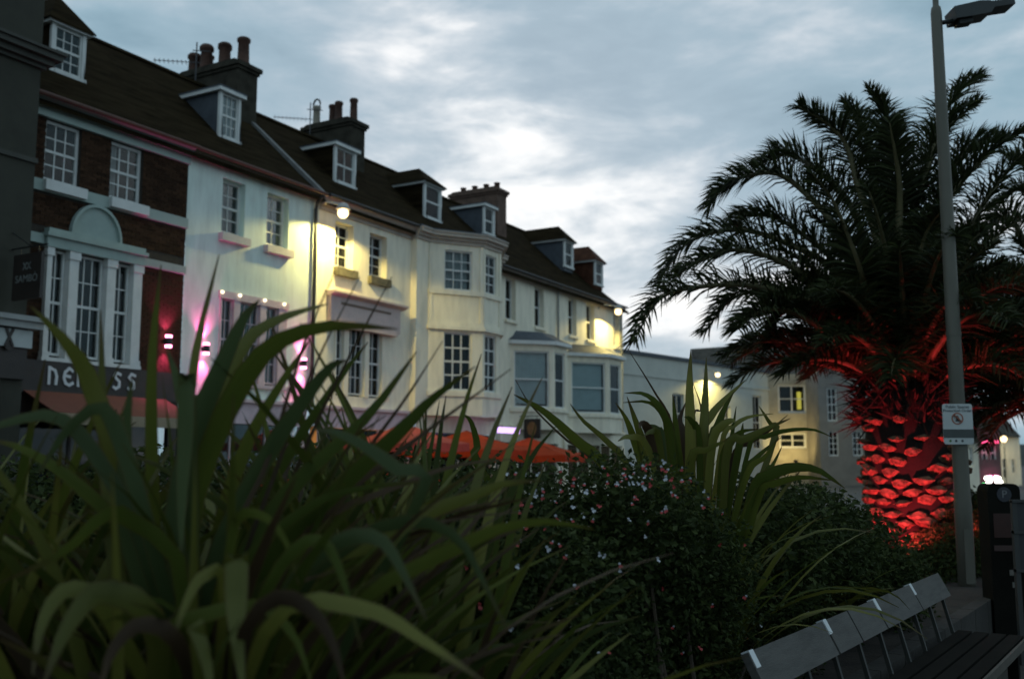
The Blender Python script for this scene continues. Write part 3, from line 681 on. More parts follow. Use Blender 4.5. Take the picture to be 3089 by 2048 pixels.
# ------------------------------------------------------------------ wall lanterns
def spot(name, loc, target, energy, col, angle, blend=.6, rad=.05, parent=None):
    l = bpy.data.lights.new(name, 'SPOT'); l.energy = energy; l.color = col; l.spot_size = angle; l.spot_blend = blend; l.shadow_soft_size = rad
    o = bpy.data.objects.new(name, l); COL.objects.link(o); o.location = loc
    o.rotation_euler = (Vector(target) - Vector(loc)).to_track_quat('-Z', 'Y').to_euler(); return o
def lantern(s, y, z, label, o=None, az=None, energy=700):
    Pt = T if o is None else o
    a = thing('wall_lantern', label, 'lamp', Pt(s, 0, 0), math.pi / 2 - (az or AZ), 'lit wall lanterns')
    fix(link('bracket', MB().tube([(-.25, .06, z + .30), (-.2, -.25, z + .34), (-.05, y + .1, z + .26), (0, y, z + .2)], .035, 7).box(-.33, -.17, -.03, .06, z + .14, z + .46).mesh('bracket', mat('pale_bracket', (.4, .4, .38), .6, .1, 4)), a))
    fix(link('housing', MB().lathe([(.06, .30), (.13, .26), (.20, .15), (.21, .10), (.19, .10), (.12, .24)], (0, y, z), 14).mesh('housing', MATS['pale_bracket'], smooth=True), a))
    b = link('bulb', MB().lathe([(.002, -.16), (.08, -.14), (.14, -.08), (.16, 0), (.135, .08), (.06, .12), (.01, .13)], (0, y, z), 14).mesh('bulb', BULBW, smooth=True), a)
    p = Pt(s, y, z - .16)
    spot('lantern_light', p, p + Vector((0, 0, -1)), energy, (1, .80, .26), R(166), .2, .1)
lantern(5.17, -.70, 8.825, 'lit globe lantern under the eaves beside the drainpipe')
lantern(24.88, -.88, 8.515, 'lit globe lantern under the eaves of the hipped end house', energy=520)

# pink up-and-down wall lamps
for s, z, lab in ((-.52, 4.52, 'pink up-and-down lamp on the brick wall'), (.67, 4.46, 'pink up-and-down lamp on white wall beside the brick house'), (4.28, 4.40, 'pink up-and-down lamp on white wall beside the drainpipe')):
    a = thing('wall_lamp', lab, 'lamp', T(s, 0, 0), math.pi / 2 - AZ, 'pink wall lamps')
    fix(link('body', MB().lathe([(.06, -.09), (.085, -.08), (.085, .08), (.06, .09)], (0, -.14, z), 12).box(-.04, .04, -.10, .01, z - .05, z + .05).mesh('body', IRON), a))
    for d in (-1, 1):
        link('glow_lens', MB().lathe([(.078, .0), (.078, .055), (.03, .06)] if d > 0 else [(.03, -.06), (.078, -.055), (.078, 0)], (0, -.14, z + d * .092), 12).mesh('glow_lens', PINKE), a)
        p = T(s, -.14, z + d * .2); spot('wall_lamp_light', p, p + Vector((0, 0, d)) + BK * .10, 58, (1, .10, .38), R(100), .9, .06)

# ------------------------------------------------------------------ parasols over the terrace tables
def parasol(s, y, w, zt, ze, label, m=ORANGE, light=True, rot=0):
    o = T(s, y, .12); a = thing('cafe_parasol', label, 'parasol', o, math.pi / 2 - AZ + rot, 'restaurant parasols')
    n = 8; zt -= .12; ze -= .12; v = [(0, 0, zt)]; rr = []
    for k, f in ((1, .5), (2, 1.0)):
        for i in range(16):
            t = 2 * math.pi * i / 16; r = w / max(abs(math.cos(t)), abs(math.sin(t))) * f; sag = .0 if i % 2 == 0 else .03
            v.append((r * math.cos(t), r * math.sin(t), zt + (ze - zt) * f - sag * f - (.05 if k == 1 else 0)))
    f = [(0, 1 + i, 1 + (i + 1) % 16) for i in range(16)] + [(1 + i, 17 + i, 17 + (i + 1) % 16, 1 + (i + 1) % 16) for i in range(16)]
    k = len(v)
    for i in range(16): x, y_, z = v[17 + i]; v.append((x * 1.005, y_ * 1.005, z - .22))
    f += [(17 + i, k + i, k + (i + 1) % 16, 17 + (i + 1) % 16) for i in range(16)]
    link('canopy', MB().add(v, f).mesh('canopy', m), a)
    fix(link('pole', MB().tube([(0, 0, 0), (0, 0, zt)], .03, 8).mesh('pole', BENCHD), a)); fix(link('base', MB().lathe([(.32, 0), (.32, .06), (.06, .1)], n=14).mesh('base', BENCHD), a))
    rb = MB()
    for i in range(0, 16, 2): p = v[17 + i]; rb.tube([(0, 0, zt - .06), (p[0] * .97, p[1] * .97, p[2] - .02)], .012, 4)
    fix(link('ribs', rb.mesh('ribs', BENCHD), a))
    if light:
        hl = link('heater_lamp', MB().lathe([(.10, -.02), (.12, 0), (.10, .03)], (0, 0, ze - .12), 10).mesh('heater_lamp', BULBS), a)
        l = bpy.data.lights.new('parasol_light', 'POINT'); l.energy = 6; l.color = (1, .45, .16); l.shadow_soft_size = .12
        lo = bpy.data.objects.new('parasol_light', l); COL.objects.link(lo); lo.location = o + Vector((0, 0, ze - .28))
def canvas_mat(name, col):
    m = bpy.data.materials.new(name); m.use_nodes = True; t = m.node_tree; n = t.nodes; b = n['Principled BSDF']; b.inputs['Roughness'].default_value = .9
    tc_ = n.new('ShaderNodeTexCoord'); c = ramp(t, noise(t, tc_.outputs['Object'], 3, 4), [(.3, tuple(x * .75 for x in col)), (.7, col)])
    t.links.new(c, b.inputs['Base Color']); tr = n.new('ShaderNodeBsdfTranslucent'); t.links.new(c, tr.inputs[0])
    mx = n.new('ShaderNodeMixShader'); mx.inputs[0].default_value = .6; t.links.new(b.outputs[0], mx.inputs[1]); t.links.new(tr.outputs[0], mx.inputs[2])
    t.links.new(mx.outputs[0], n['Material Output'].inputs[0]); return m
OC = canvas_mat('orange_parasol_canvas', (.60, .08, .022)); PC = canvas_mat('pink_lit_parasol_canvas', (.62, .15, .13))  # second canvas has the pink light on it put into its colour
parasol(9.6, -2.2, 1.6, 2.65, 2.05, 'orange parasol in front of the bay-fronted house', OC)
parasol(6.2, -2.3, 1.3, 2.75, 2.2, 'parasol with pink light in its canvas colour, in front of the ivory house', PC)
parasol(13.4, -2.4, 1.7, 2.5, 1.9, 'orange parasol beyond the bay, towards the plain house', OC, rot=.2)
for k, (a, lab) in enumerate(((-1.2, 'orange canvas cafe barrier before the brick and white houses'), (1.7, 'orange canvas cafe barrier before the white house'), (4.6, 'orange canvas cafe barrier before the ivory house drainpipe'))):
    br_ = thing('cafe_barrier', lab, 'barrier', T(a, -3.3, .12), math.pi / 2 - AZ, 'cafe barriers')
    fix(link('canvas', MB().box(.06, 2.3, -.01, .01, .12, 1.3).mesh('canvas', OC), br_))
    for x in (0.03, 2.33): fix(link('post', MB().tube([(x, 0, 0), (x, 0, 1.42)], .03, 8).mesh('post', BENCHD), br_)); fix(link('foot', MB().lathe([(.2, 0), (.2, .03), (.04, .05)], (x, 0, 0), 12).mesh('foot', BENCHD), br_))
    fix(link('rail', MB().tube([(.03, 0, 1.34), (2.33, 0, 1.34)], .018, 6).mesh('rail', BENCHD), br_))
# pub sign and shop signs on the plain houses
ps = thing('pub_sign', 'dark square pub sign with orange oval picture, on plain house wall', 'sign', T(16.6, 0, 0), math.pi / 2 - AZ)
fix(link('sign_board', MB().box(-.04, .04, -1.15, -.45, 2.55, 3.30).mesh('sign_board', SHOPF), ps))
fix(link('bracket', MB().tube([(0, .02, 3.40), (0, -1.2, 3.40)], .02, 6).tube([(0, -.6, 3.4), (0, -.6, 3.29)], .012, 5).tube([(0, -1.0, 3.4), (0, -1.0, 3.29)], .012, 5).mesh('bracket', IRON), ps))
ov = MB(); n = 20
ov.add([(-.045, -.80 + .2 * math.cos(2 * math.pi * i / n), 2.92 + .27 * math.sin(2 * math.pi * i / n)) for i in range(n)], [tuple(range(n))])
link('picture', ov.mesh('picture', mat('orange_brown_paint', (.26, .13, .05), .7, .3, 6)), ps)
sg = tag(fix(link('shop_sign', MB().box(0, 1.5, -.2, -.12, 2.66, 2.86).mesh('shop_sign', PURPLE))), 'glowing purple strip sign above the shop of the bay-fronted house', 'sign'); sg.location = T(12.6, -1.42, 0); sg.rotation_euler = (0, 0, math.pi / 2 - AZ)

# ------------------------------------------------------------------ far end of the square
FAZ = R(41); FO = Vector((6.4, 58.0, 0))
FD = Vector((math.sin(FAZ), math.cos(FAZ), 0)); FB = Vector((-math.cos(FAZ), math.sin(FAZ), 0))
def FT(s, y, z): return FO + FD * s + FB * y + Vector((0, 0, z))
H = House('long_pale_building', 'long pale parapet-walled building beyond the end house, lit by one lantern', FO, FAZ, 6, 'building')
hs = [(5.6, 6.9, 3.4, 5.9), (12.0, 12.9, 3.6, 5.4), (16.1, 17.4, 2.5, 6.3)]
H.add('wall', wall_holes(-6, 18.6, 0, 8.0, 0, hs, .25), PALEW)
H.add('coping', MB().box(-6, 18.7, -.12, .5, 8.0, 8.22), LEAD)
H.add('end_wall', MB().add([(18.6, 0, 0), (18.6, 9, 0), (18.6, 9, 8), (18.6, 0, 8)], [(0, 1, 2, 3)]), PALEW)
for a, b, c, d in hs: sash(H, a, b, c, d, .12, 2, 2, frame=.09, bar=.05)
H.add('string_course', MB().box(-6, 18.6, -.06, .02, 6.75, 6.9), PALEW)
lantern(9.75, -.86, 7.29, 'lit globe lantern on the long pale building', FT, FAZ, 600)
# slate-roofed block behind it, and stone front
H = House('slate_roofed_block', 'big grey slate-roofed block with lit stone front behind the long pale building', (0, 0, 0), R(90), 0, 'building')
def P3(u, v, D): return atD(u, v or 1330, D)
xa, xb, D0 = P3(2300, 1200, 72).x, P3(2505, 1200, 72).x, 72
hs = [(P3(2347, 1200, 72).x, P3(2432, 1200, 72).x, P3(0, 1246, 72).z, P3(0, 1160, 72).z), (P3(2350, 1300, 72).x, P3(2432, 1300, 72).x, P3(0, 1352, 72).z, P3(0, 1305, 72).z)]
zE = P3(0, 1128, 72).z
# frame with az 90: local x = world x, y into = world y
H.root.location = (0, 72, 0); H.root.rotation_euler = (0, 0, 0)
H.add('wall', wall_holes(xa, xb, 0, zE, 0, hs, .3), STONE)
for a, b, c, d in hs: sash(H, a, b, c, d, .12, 2, 2, frame=.14, bar=.1)
H.add('lit_room', MB().box(hs[0][1] - .55, hs[0][1] - .25, .42, .46, hs[0][2] + .3, hs[0][3] - .5), YELLOWWIN)
xl = P3(2085, 1100, 84).x; zt = P3(0, 1035, 84).z
H.add('roof', MB().add([(xl, 1.5, zE - 1.4), (xb + .4, -.3, zE - .2), (xb + 5, 12, zt + .4), (xl, 12, zt - .5), (xl, 1.5, 0), (xl, 12, 0), (xb + .4, -.3, zE - .5), (xl, 1.5, zE - 1.7)], [(0, 1, 2, 3), (0, 3, 5, 4), (7, 6, 1, 0)]), SLATE)
H.add('roof_dormer', MB().prism([(P3(2235, 0, 82).x, zt - .6), (P3(2300, 0, 82).x, zt - .6), (P3(2270, 0, 82).x, zt + .75)], 9, 12.5, 'y'), SLATE)
for i in range(4): H.add('chimney_pot', MB().lathe([(.22, zt - .3), (.2, zt + .9 + .1 * (i % 2)), (.26, zt + 1.0 + .1 * (i % 2))], (P3(2390 + i * 14, 0, 84).x, 12, 0), 8), POTS)
H.add('string_course', MB().box(xa, xb, -.08, .02, P3(0, 1390, 72).z, P3(0, 1378, 72).z), STONE)
ls = spot('front_light', (P3(2390, 0, 70).x, 69.6, 1.95), (P3(2390, 0, 72).x, 72, 3.4), 230, (1, .74, .26), R(140), .9, .1)
fl = thing('uplighter_post', 'low uplighter post before the stone front of the slate block', 'lamp', (P3(2390, 0, 70).x, 69.3, 0))
fix(link('post', MB().tube([(0, 0, 0), (0, 0, 1.55)], .05, 8).mesh('post', IRON), fl)); fix(link('head', MB().lathe([(.05, 1.55), (.14, 1.6), (.16, 1.75), (.05, 1.78)], n=8).mesh('head', IRON), fl))
H = House('grey_rendered_house', 'grey rendered house with tall white windows, right of the stone front', (0, 0, 0), R(90), 0, 'house')
H.root.location = (0, 69, 0); H.root.rotation_euler = (0, 0, 0)
xa2, xb2 = P3(2474, 0, 69).x, P3(2640, 0, 69).x
hs = [(P3(2500, 0, 69).x, P3(2530, 0, 69).x, P3(0, 1270, 69).z, P3(0, 1170, 69).z), (P3(2572, 0, 69).x, P3(2602, 0, 69).x, P3(0, 1270, 69).z, P3(0, 1170, 69).z), (P3(2500, 0, 69).x, P3(2530, 0, 69).x, P3(0, 1375, 69).z, P3(0, 1300, 69).z), (P3(2572, 0, 69).x, P3(2602, 0, 69).x, P3(0, 1375, 69).z, P3(0, 1300, 69).z)]
H.add('wall', wall_holes(xa2, xb2, 0, P3(0, 1090, 69).z, 0, hs, .2), GREYW)
for a, b, c, d in hs: sash(H, a, b, c, d, .1, 2, 4, frame=.08, bar=.05)
H.add('parapet', MB().box(xa2 - .1, xb2 + .1, -.15, .4, P3(0, 1090, 69).z, P3(0, 1080, 69).z), GREYW)
H.add('side_wall', MB().add([(xa2, 0, 0), (xa2, 2.9, 0), (xa2, 2.9, P3(0, 1090, 69).z), (xa2, 0, P3(0, 1090, 69).z)], [(0, 1, 2, 3)]), GREYW)

# street running off to the right
def farhouse(name, label, u0, u1, vt, D, m, wins, group='far street houses', roofm=None):
    x0, x1 = P3(u0, 0, D).x, P3(u1, 0, D).x; zt = P3(0, vt, D).z
    a = thing(name, label, 'house', ((x0 + x1) / 2, D, 0), 0, group); c = (x0 + x1) / 2
    hs = [(P3(w[0], 0, D).x - c, P3(w[1], 0, D).x - c, P3(0, w[3], D).z, P3(0, w[2], D).z) for w in wins]
    fix(link('wall', wall_holes(x0 - c, x1 - c, 0, zt, 0, hs, .2).box(x0 - c, x1 - c, .6, 8, 0, zt).mesh('wall', m), a))
    for h in hs:
        w = fix(link('window', MB().box(h[0], h[0] + .08, .08, .14, h[2], h[3]).box(h[1] - .08, h[1], .08, .14, h[2], h[3]).box(h[0], h[1], .09, .13, (h[2] + h[3]) / 2 - .04, (h[2] + h[3]) / 2 + .04).mesh('window', TRIM), a))
        link('pane', MB().box(h[0], h[1], .15, .17, h[2], h[3]).mesh('pane', GLASS), w)
        link('room_lining', MB().box(h[0], h[1], .40, .42, h[2], h[3]).mesh('room_lining', ROOM), w)
    fix(link('roof', MB().prism([(-.3, zt), (4, zt + 2.6), (8.3, zt)], x0 - c, x1 - c).mesh('roof', roofm or SLATE), a))
    return a
farhouse('far_pale_house', 'small far pale house with narrow window, behind the lamp post', 2890, 2949, 1335, 54, WHITE2, [(2922, 2934, 1350, 1400)])
fh = farhouse('far_dark_bar', 'far dark bar with glowing pink strip and pink washed front', 2949, 3016, 1290, 62, mat('dark_bar_front', (.10, .075, .07), .8, .2, 2), [(2960, 2978, 1345, 1385), (2985, 3004, 1345, 1385)])
c = fh.location.x
link('neon_strip', MB().box(P3(2957, 0, 62).x - c, P3(3006, 0, 62).x - c, -.25, -.12, P3(0, 1337, 62).z, P3(0, 1329, 62).z).mesh('neon_strip', PINKS), fh)
for u in (2979, 2998):
    p = Vector((P3(u, 0, 61.6).x, 61.55, P3(0, 1432, 61.6).z)); spot('bar_uplight', p, p + Vector((0, .12, 1)), 120, (1, .06, .2), R(40), .9, .08)
    link('uplight', MB().lathe([(.1, -.12), (.12, 0)], (p.x - c, p.y - 62, p.z - .05), 8).mesh('uplight', PINKE), fh)
farhouse('far_lit_house', 'far white house lit yellow by a small corner lamp', 3016, 3075, 1318, 70, WHITE2, [(3020, 3034, 1385, 1440), (3048, 3060, 1385, 1425)])
def bulbthing(name, label, u, v, D, r, m, group):
    p = atD(u, v, D); a = thing(name, label, 'lamp', (p.x, p.y, 0), 0, group)
    fix(link('stand', MB().tube([(0, 0, 0), (0, 0, p.z - r * .9)], .025, 6).mesh('stand', IRON), a))
    link('globe', MB().lathe([(r * .05, -r), (r * .6, -r * .8), (r, 0), (r * .7, r * .7), (r * .05, r)], (0, 0, p.z), 10).mesh('globe', m, smooth=True), a)
    return a
bulbthing('corner_lamp', 'small yellow lamp lighting the far white house', 3028, 1324, 67.6, .22, BULBW, 'far street lamps')
p = atD(3028, 1324, 67.6); spot('corner_light', p + Vector((0, 0, -.3)), p + Vector((.6, 1.6, -2)), 110, (1, .8, .4), R(130), .8, .1)
for u, v in ((2976, 1442), (2986, 1450), (2981, 1455), (3003, 1442), (3013, 1443), (3007, 1452), (3018, 1453)):
    bulbthing('terrace_globe', 'white globe lamp outside the far pink-lit bar', u, v, 58, .12, WHITEE, 'white globes outside the far bar')
bulbthing('green_lamp', 'green signal lamp below the far bar globes', 2968, 1466, 56, .16, GREENE, 'far street lamps')
for u in (2981, 2990): bulbthing('teal_lamp', 'pale teal lamp beside the green signal lamp', u, 1470, 56, .13, emit('teal_lamp_glow', (.35, 1, .8), 3), 'pale teal lamps')

# far hill with trees
hl = MB(); n = 40; pts = []
for i in range(n + 1):
    x = -120 + 420 * i / n; z = 6.5 + 1.5 * math.sin(i * .9) + 1.2 * math.sin(i * .37 + 1)
    pts.append((x, z))
vs = [(x, 330, -1) for x, z in pts] + [(x, 350, z) for x, z in pts] + [(x, 460, z * 1.3) for x, z in pts]
k = n + 1
hl.add(vs, [(j * k + i, j * k + i + 1, (j + 1) * k + i + 1, (j + 1) * k + i) for j in range(2) for i in range(n)])
link('hills', hl.mesh('hills', FARHILL, smooth=True), None, 'structure')

exec_plants = True
# ------------------------------------------------------------------ vegetation helpers
def leafcloud(mb, n, rnd, sampler, size, droop=.3):
    for _ in range(n):
        p = sampler(); a = Vector((rnd.gauss(0, 1), rnd.gauss(0, 1), rnd.gauss(0, .6) - droop)).normalized()
        b = a.cross(Vector((rnd.gauss(0, 1), rnd.gauss(0, 1), rnd.gauss(0, 1)))).normalized(); L = size * rnd.uniform(.6, 1.35); w = L * .28
        c = a.cross(b) * (L * .10)
        mb.add([p, p + a * L * .5 + b * w + c, p + a * L, p + a * L * .5 - b * w + c], [(0, 1, 2), (0, 2, 3)])
def blobs_sampler(blobs, rnd, shell=.55):
    tot = sum(b[3] * b[4] * b[5] for b in blobs); ws = [b[3] * b[4] * b[5] / tot for b in blobs]
    def f():
        b = rnd.choices(blobs, ws)[0]
        d = Vector((rnd.gauss(0, 1), rnd.gauss(0, 1), rnd.gauss(0, 1))).normalized(); r = (shell + (1.12 - shell) * rnd.random()) * rnd.uniform(.86, 1.0)
        return Vector((b[0] + d.x * b[3] * r, b[1] + d.y * b[4] * r, b[2] + d.z * b[5] * r))
    return f
LEAFD = leafmat('dark_shrub_leaf', (.016, .024, .007), (.032, .046, .014), (.058, .076, .022), .25, .7, spec=.12)
LEAFS = leafmat('salvia_leaf', (.016, .024, .007), (.033, .047, .014), (.060, .078, .023), .25, .7, spec=.12)
FLAX1 = leafmat('flax_leaf_green', (.022, .034, .006), (.058, .080, .013), (.12, .132, .02), .35, .62, 2.0, .12, strap=True)
FLAX2 = leafmat('flax_leaf_olive', (.045, .052, .01), (.105, .112, .02), (.18, .175, .032), .35, .5, 2.0, .3, strap=True)
FLAX3 = leafmat('flax_leaf_teal', (.024, .038, .012), (.052, .076, .026), (.092, .12, .042), .3, .55, 2.0, .2, strap=True)
FLAXB = leafmat('flax_leaf_brown', (.022, .014, .007), (.045, .028, .014), (.075, .048, .026), .2, .6, 2.0, .2, strap=True)
FLAXD = leafmat('flax_leaf_shaded', (.014, .022, .004), (.036, .050, .009), (.078, .088, .014), .35, .65, 2.0, .1, strap=True)  # darker copy with the clump's self-shadow put into the leaf colour
PALML = leafmat('palm_leaflet', (.013, .018, .006), (.028, .037, .012), (.05, .062, .02), .2, .6, spec=.2)
RACH = mat('palm_rachis', (.12, .105, .045), .6, .2, 5)
PTRUNK = mat('palm_trunk_fibre', (.008, .005, .003), .95, .35, 9, .7)
PBASE = mat('palm_leaf_base', (.20, .13, .08), .9, .5, 16, .9, spec=.15)
PDRY = mat('dry_palm_fibre', (.024, .015, .008), .95, .3, 6, island=.4)

# planting bed: raised soil behind the bench line
BD = Vector((2.13, 3.08, 0)).normalized(); BN = Vector((BD.y, -BD.x, 0))       # bench direction, towards the walk
BP = Vector((1.04, 4.53, 0)) - BN * .10
bed_edge = [BP - BD * 4.6, BP + BD * 16]
bed = [bed_edge[0], bed_edge[1], bed_edge[1] - BN * 6, bed_edge[0] - BN * 7.5]
bb = MB(); bb.add([(p.x, p.y, .42) for p in bed] + [(p.x, p.y, -.05) for p in bed], [(0, 1, 2, 3), (4, 5, 1, 0), (5, 6, 2, 1), (6, 7, 3, 2), (7, 4, 0, 3)])
link('planting_bed', bb.mesh('planting_bed', SOIL), None, 'structure')
wl_ = MB(); L = (bed_edge[1] - bed_edge[0]).length; nst = 34
for i in range(nst):
    a = bed_edge[0] + BD * (L * i / nst + .006); b = bed_edge[0] + BD * (L * (i + 1) / nst - .006); w = BN * .12
    wl_.add([(*q.xy, z) for z in (0, .44) for q in (a, b, b + w, a + w)], [(4, 5, 6, 7), (0, 1, 5, 4), (1, 2, 6, 5), (2, 3, 7, 6), (3, 0, 4, 7)])
tag(fix(link('bed_wall', wl_.mesh('bed_wall', mat('bed_wall_stone', (.03, .027, .022), .9, .25, 4, .3)))), 'low dark stone retaining wall behind the long bench', 'wall')
walk = [bed_edge[0] + BN * .12, bed_edge[1] + BN * .12, bed_edge[1] + BN * 14, bed_edge[0] + BN * 14]
link('promenade', MB().add([(p.x, p.y, .004) for p in walk], [(0, 1, 2, 3)]).mesh('promenade', PAVE), None, 'structure')

# ------------------------------------------------------------------ bench
bench = thing('promenade_bench', 'long bench with grey sloping backrest boards and bright metal tabs, along the flower bed', 'bench', BP + BN * .10, math.pi / 2 - math.atan2(BD.x, BD.y))
# local x along the bench, local -y towards the walk
LB = 3.85
def bback(x0, x1):   # sloping board, top edge at y=0 z=.86, leaning back
    v = [(x0, 0, .86), (x1, 0, .86), (x1, -.085, .70), (x0, -.085, .70), (x0, .035, .845), (x1, .035, .845), (x1, -.05, .685), (x0, -.05, .685)]
    return MB().add(v, [(0, 1, 2, 3), (7, 6, 5, 4), (0, 4, 5, 1), (3, 2, 6, 7), (0, 3, 7, 4), (1, 5, 6, 2)])
for a, b in ((0, 1.06), (1.075, 1.5), (1.51, 2.03), (2.045, 2.95), (2.96, LB)): fix(link('back_board', bback(a + .006, b - .006).mesh('back_board', BENCHW), bench))
for x in (.02, 1.067, 2.037, 2.95):
    fix(link('metal_tab', MB().add([(x, .002, .866), (x + .05, .002, .866), (x + .05, -.036, .795), (x, -.036, .795), (x, .04, .85), (x + .05, .04, .85), (x, -.03, .79), (x + .05, -.03, .79)], [(0, 1, 2, 3), (4, 5, 1, 0), (3, 2, 7, 6), (0, 3, 6, 4), (1, 5, 7, 2)]).mesh('metal_tab', TAB), bench))
for i in range(4):
    y0 = -.12 - i * .115; fix(link('seat_slat', MB().box(0, LB, y0 - .095, y0, .415, .45).mesh('seat_slat', BENCHD), bench))
fix(link('seat_edge', MB().box(0, LB, -.60, -.582, .40, .456).mesh('seat_edge', mat('lit_bench_edge', (.07, .06, .045), .7, .2, 5)), bench))  # light caught along the front edge is put into its paler colour
for i in range(9):
    x = .2 + i * .44
    fix(link('back_strut', MB().add([(x, -.05, .70), (x + .03, -.05, .70), (x + .03, -.12, .44), (x, -.12, .44), (x, -.03, .70), (x + .03, -.03, .70), (x + .03, -.095, .44), (x, -.095, .44)], [(0, 1, 2, 3), (7, 6, 5, 4), (0, 3, 7, 4), (1, 5, 6, 2)]).mesh('back_strut', mat('grey_strut', (.025, .025, .02), .6, .1, 5)), bench))
for x in (.2, 1.3, 2.4, 3.6):
    fix(link('leg', MB().box(x, x + .07, -.55, -.48, 0, .414).box(x, x + .07, -.14, -.07, 0, .414).box(x, x + .07, -.48, -.14, .34, .414).mesh('leg', BENCHD), bench))

# ------------------------------------------------------------------ lamp post with sign
PX, PY = 4.70, 10.5
post = thing('lamp_post', 'tall galvanised street lamp post with flat unlit head, before the palm', 'lamp post', (PX, PY, 0))
fix(link('pole', MB().lathe([(.088, 0), (.088, 1.25), (.083, 1.29), (.078, 2.0), (.072, 3.5), (.062, 5.4), (.058, 6.62), (.05, 6.68), (.032, 6.70), (.032, 6.80), (.042, 6.83), (.042, 6.95), (.02, 6.98)], n=20).mesh('pole', STEEL, smooth=True), post))
fix(link('access_door', MB().box(-.045, .045, -.094, -.07, .45, 1.0).mesh('access_door', STEEL), post))
fix(link('joint_ring', MB().lathe([(.078, 3.02), (.078, 3.06)], n=20).mesh('joint_ring', STEEL), post))
tilt = Matrix.Translation((.0, 0, 6.50)) @ Matrix.Rotation(-R(9), 4, 'Y') @ Matrix.Diagonal((.84, 1, .72, 1))
def headmesh(mb): me = mb; me.v = [tuple(tilt @ Vector(p)) for p in me.v]; return me
fix(link('arm', headmesh(MB().tube([(.02, 0, 0), (.33, 0, .0)], .034, 10)).mesh('arm', LAMPGREY), post))
hd = MB(); hd.prism([(.20, -.03), (.20, .16), (.55, .19), (.68, .17), (.72, .12), (.72, .06), (.66, -.02), (.40, -.03)], -.13, .13, 'y')
head = fix(link('lamp_head', headmesh(hd).mesh('lamp_head', LAMPGREY), post))
fix(link('led_panel', headmesh(MB().box(.70, 1.0, -.12, .12, .06, .14)).mesh('led_panel', LAMPGREY), head))
fn = MB()
for i in range(8): fn.box(.72 + i * .035, .735 + i * .035, -.11, .11, .138, .17)
fix(link('cooling_fins', headmesh(fn).mesh('cooling_fins', LAMPGREY), head))
fix(link('gear_box', headmesh(MB().box(.26, .44, -.07, .07, -.09, -.028)).mesh('gear_box', LAMPGREY), head))
sp0, sp1 = atD(2842, 1218, 10.40), atD(2938, 1340, 10.40)
sgn = thing('notice_sign', 'white public notice with red ring symbol and dark band, strapped to the lamp post', 'sign', (PX, 10.40, 0))
sxc = (sp0.x + sp1.x) / 2 - PX; zt_, zb_ = sp0.z, sp1.z; hw = (sp1.x - sp0.x) / 2
def rrect(x0, x1, z0, z1, r, y0, y1):
    poly = []
    for cx_, cz_, a0 in ((x1 - r, z1 - r, 0), (x0 + r, z1 - r, 90), (x0 + r, z0 + r, 180), (x1 - r, z0 + r, 270)):
        for q in range(4): t = R(a0 + q * 30); poly.append((cx_ + r * math.cos(t), cz_ + r * math.sin(t)))
    return MB().prism(poly, y0, y1, 'y')
fix(link('plate', rrect(sxc - hw, sxc + hw, zb_, zt_, .025, -.004, .01).mesh('plate', SIGNW), sgn))
hgt = zt_ - zb_
fix(link('dark_band', MB().box(sxc - hw - .003, sxc + hw + .003, -.007, -.0035, zb_ + hgt * .16, zb_ + hgt * .37).mesh('dark_band', mat('sign_band', (.055, .065, .062), .6, .1, 6)), sgn))
INK = mat('sign_ink', (.06, .065, .07), .6, .1, 6)
for txt, fz, sz in (('Public Spaces', .925, .046), ('Protection Order', .83, .042)):
    o = link('lettering', text_mesh(txt, sz, INK, .001), sgn); o.location = (sxc, -.006, zb_ + hgt * fz); o.rotation_euler = (math.pi / 2, 0, 0)
rg = MB(); n = 24; zc_ = zb_ + hgt * .635
for i in range(n):
    t0, t1 = 2 * math.pi * i / n, 2 * math.pi * (i + 1) / n
    rg.prism([(sxc - .005 + r * math.cos(t), zc_ + r * math.sin(t)) for r, t in ((.05, t0), (.062, t0), (.062, t1), (.05, t1))], -.0075, -.0035, 'y')
stroke(rg, [(sxc - .042, zc_ + .036), (sxc + .032, zc_ - .036)], .011, -.0042)
fix(link('red_ring', rg.mesh('red_ring', mat('sign_red', (.30, .10, .06), .6, .1, 6)), sgn))
fx_ = MB(); fx_.prism([(sxc - .012, zc_ + .035), (sxc + .004, zc_ + .03), (sxc + .02, zc_ - .005), (sxc + .012, zc_ - .03), (sxc - .03, zc_ - .03), (sxc - .018, zc_ - .005)], -.006, -.0035, 'y')
fix(link('pictogram', fx_.mesh('pictogram', INK), sgn))
for i, u in enumerate((-.09, -.03, .035)):
    o = fix(link('small_symbol', MB().prism([(sxc + u + .014 * math.cos(t), zb_ + hgt * .085 + .014 * math.sin(t)) for t in [k * math.pi / 4 for k in range(8)]], -.006, -.0035, 'y').mesh('small_symbol', INK if i else mat('sign_green', (.08, .16, .05), .6, .1, 6)), sgn))
fix(link('strap', MB().lathe([(.084, zb_ + .1), (.084, zb_ + .12)], (0, 10.5 - 10.40, 0), 16).mesh('strap', TAB), sgn))

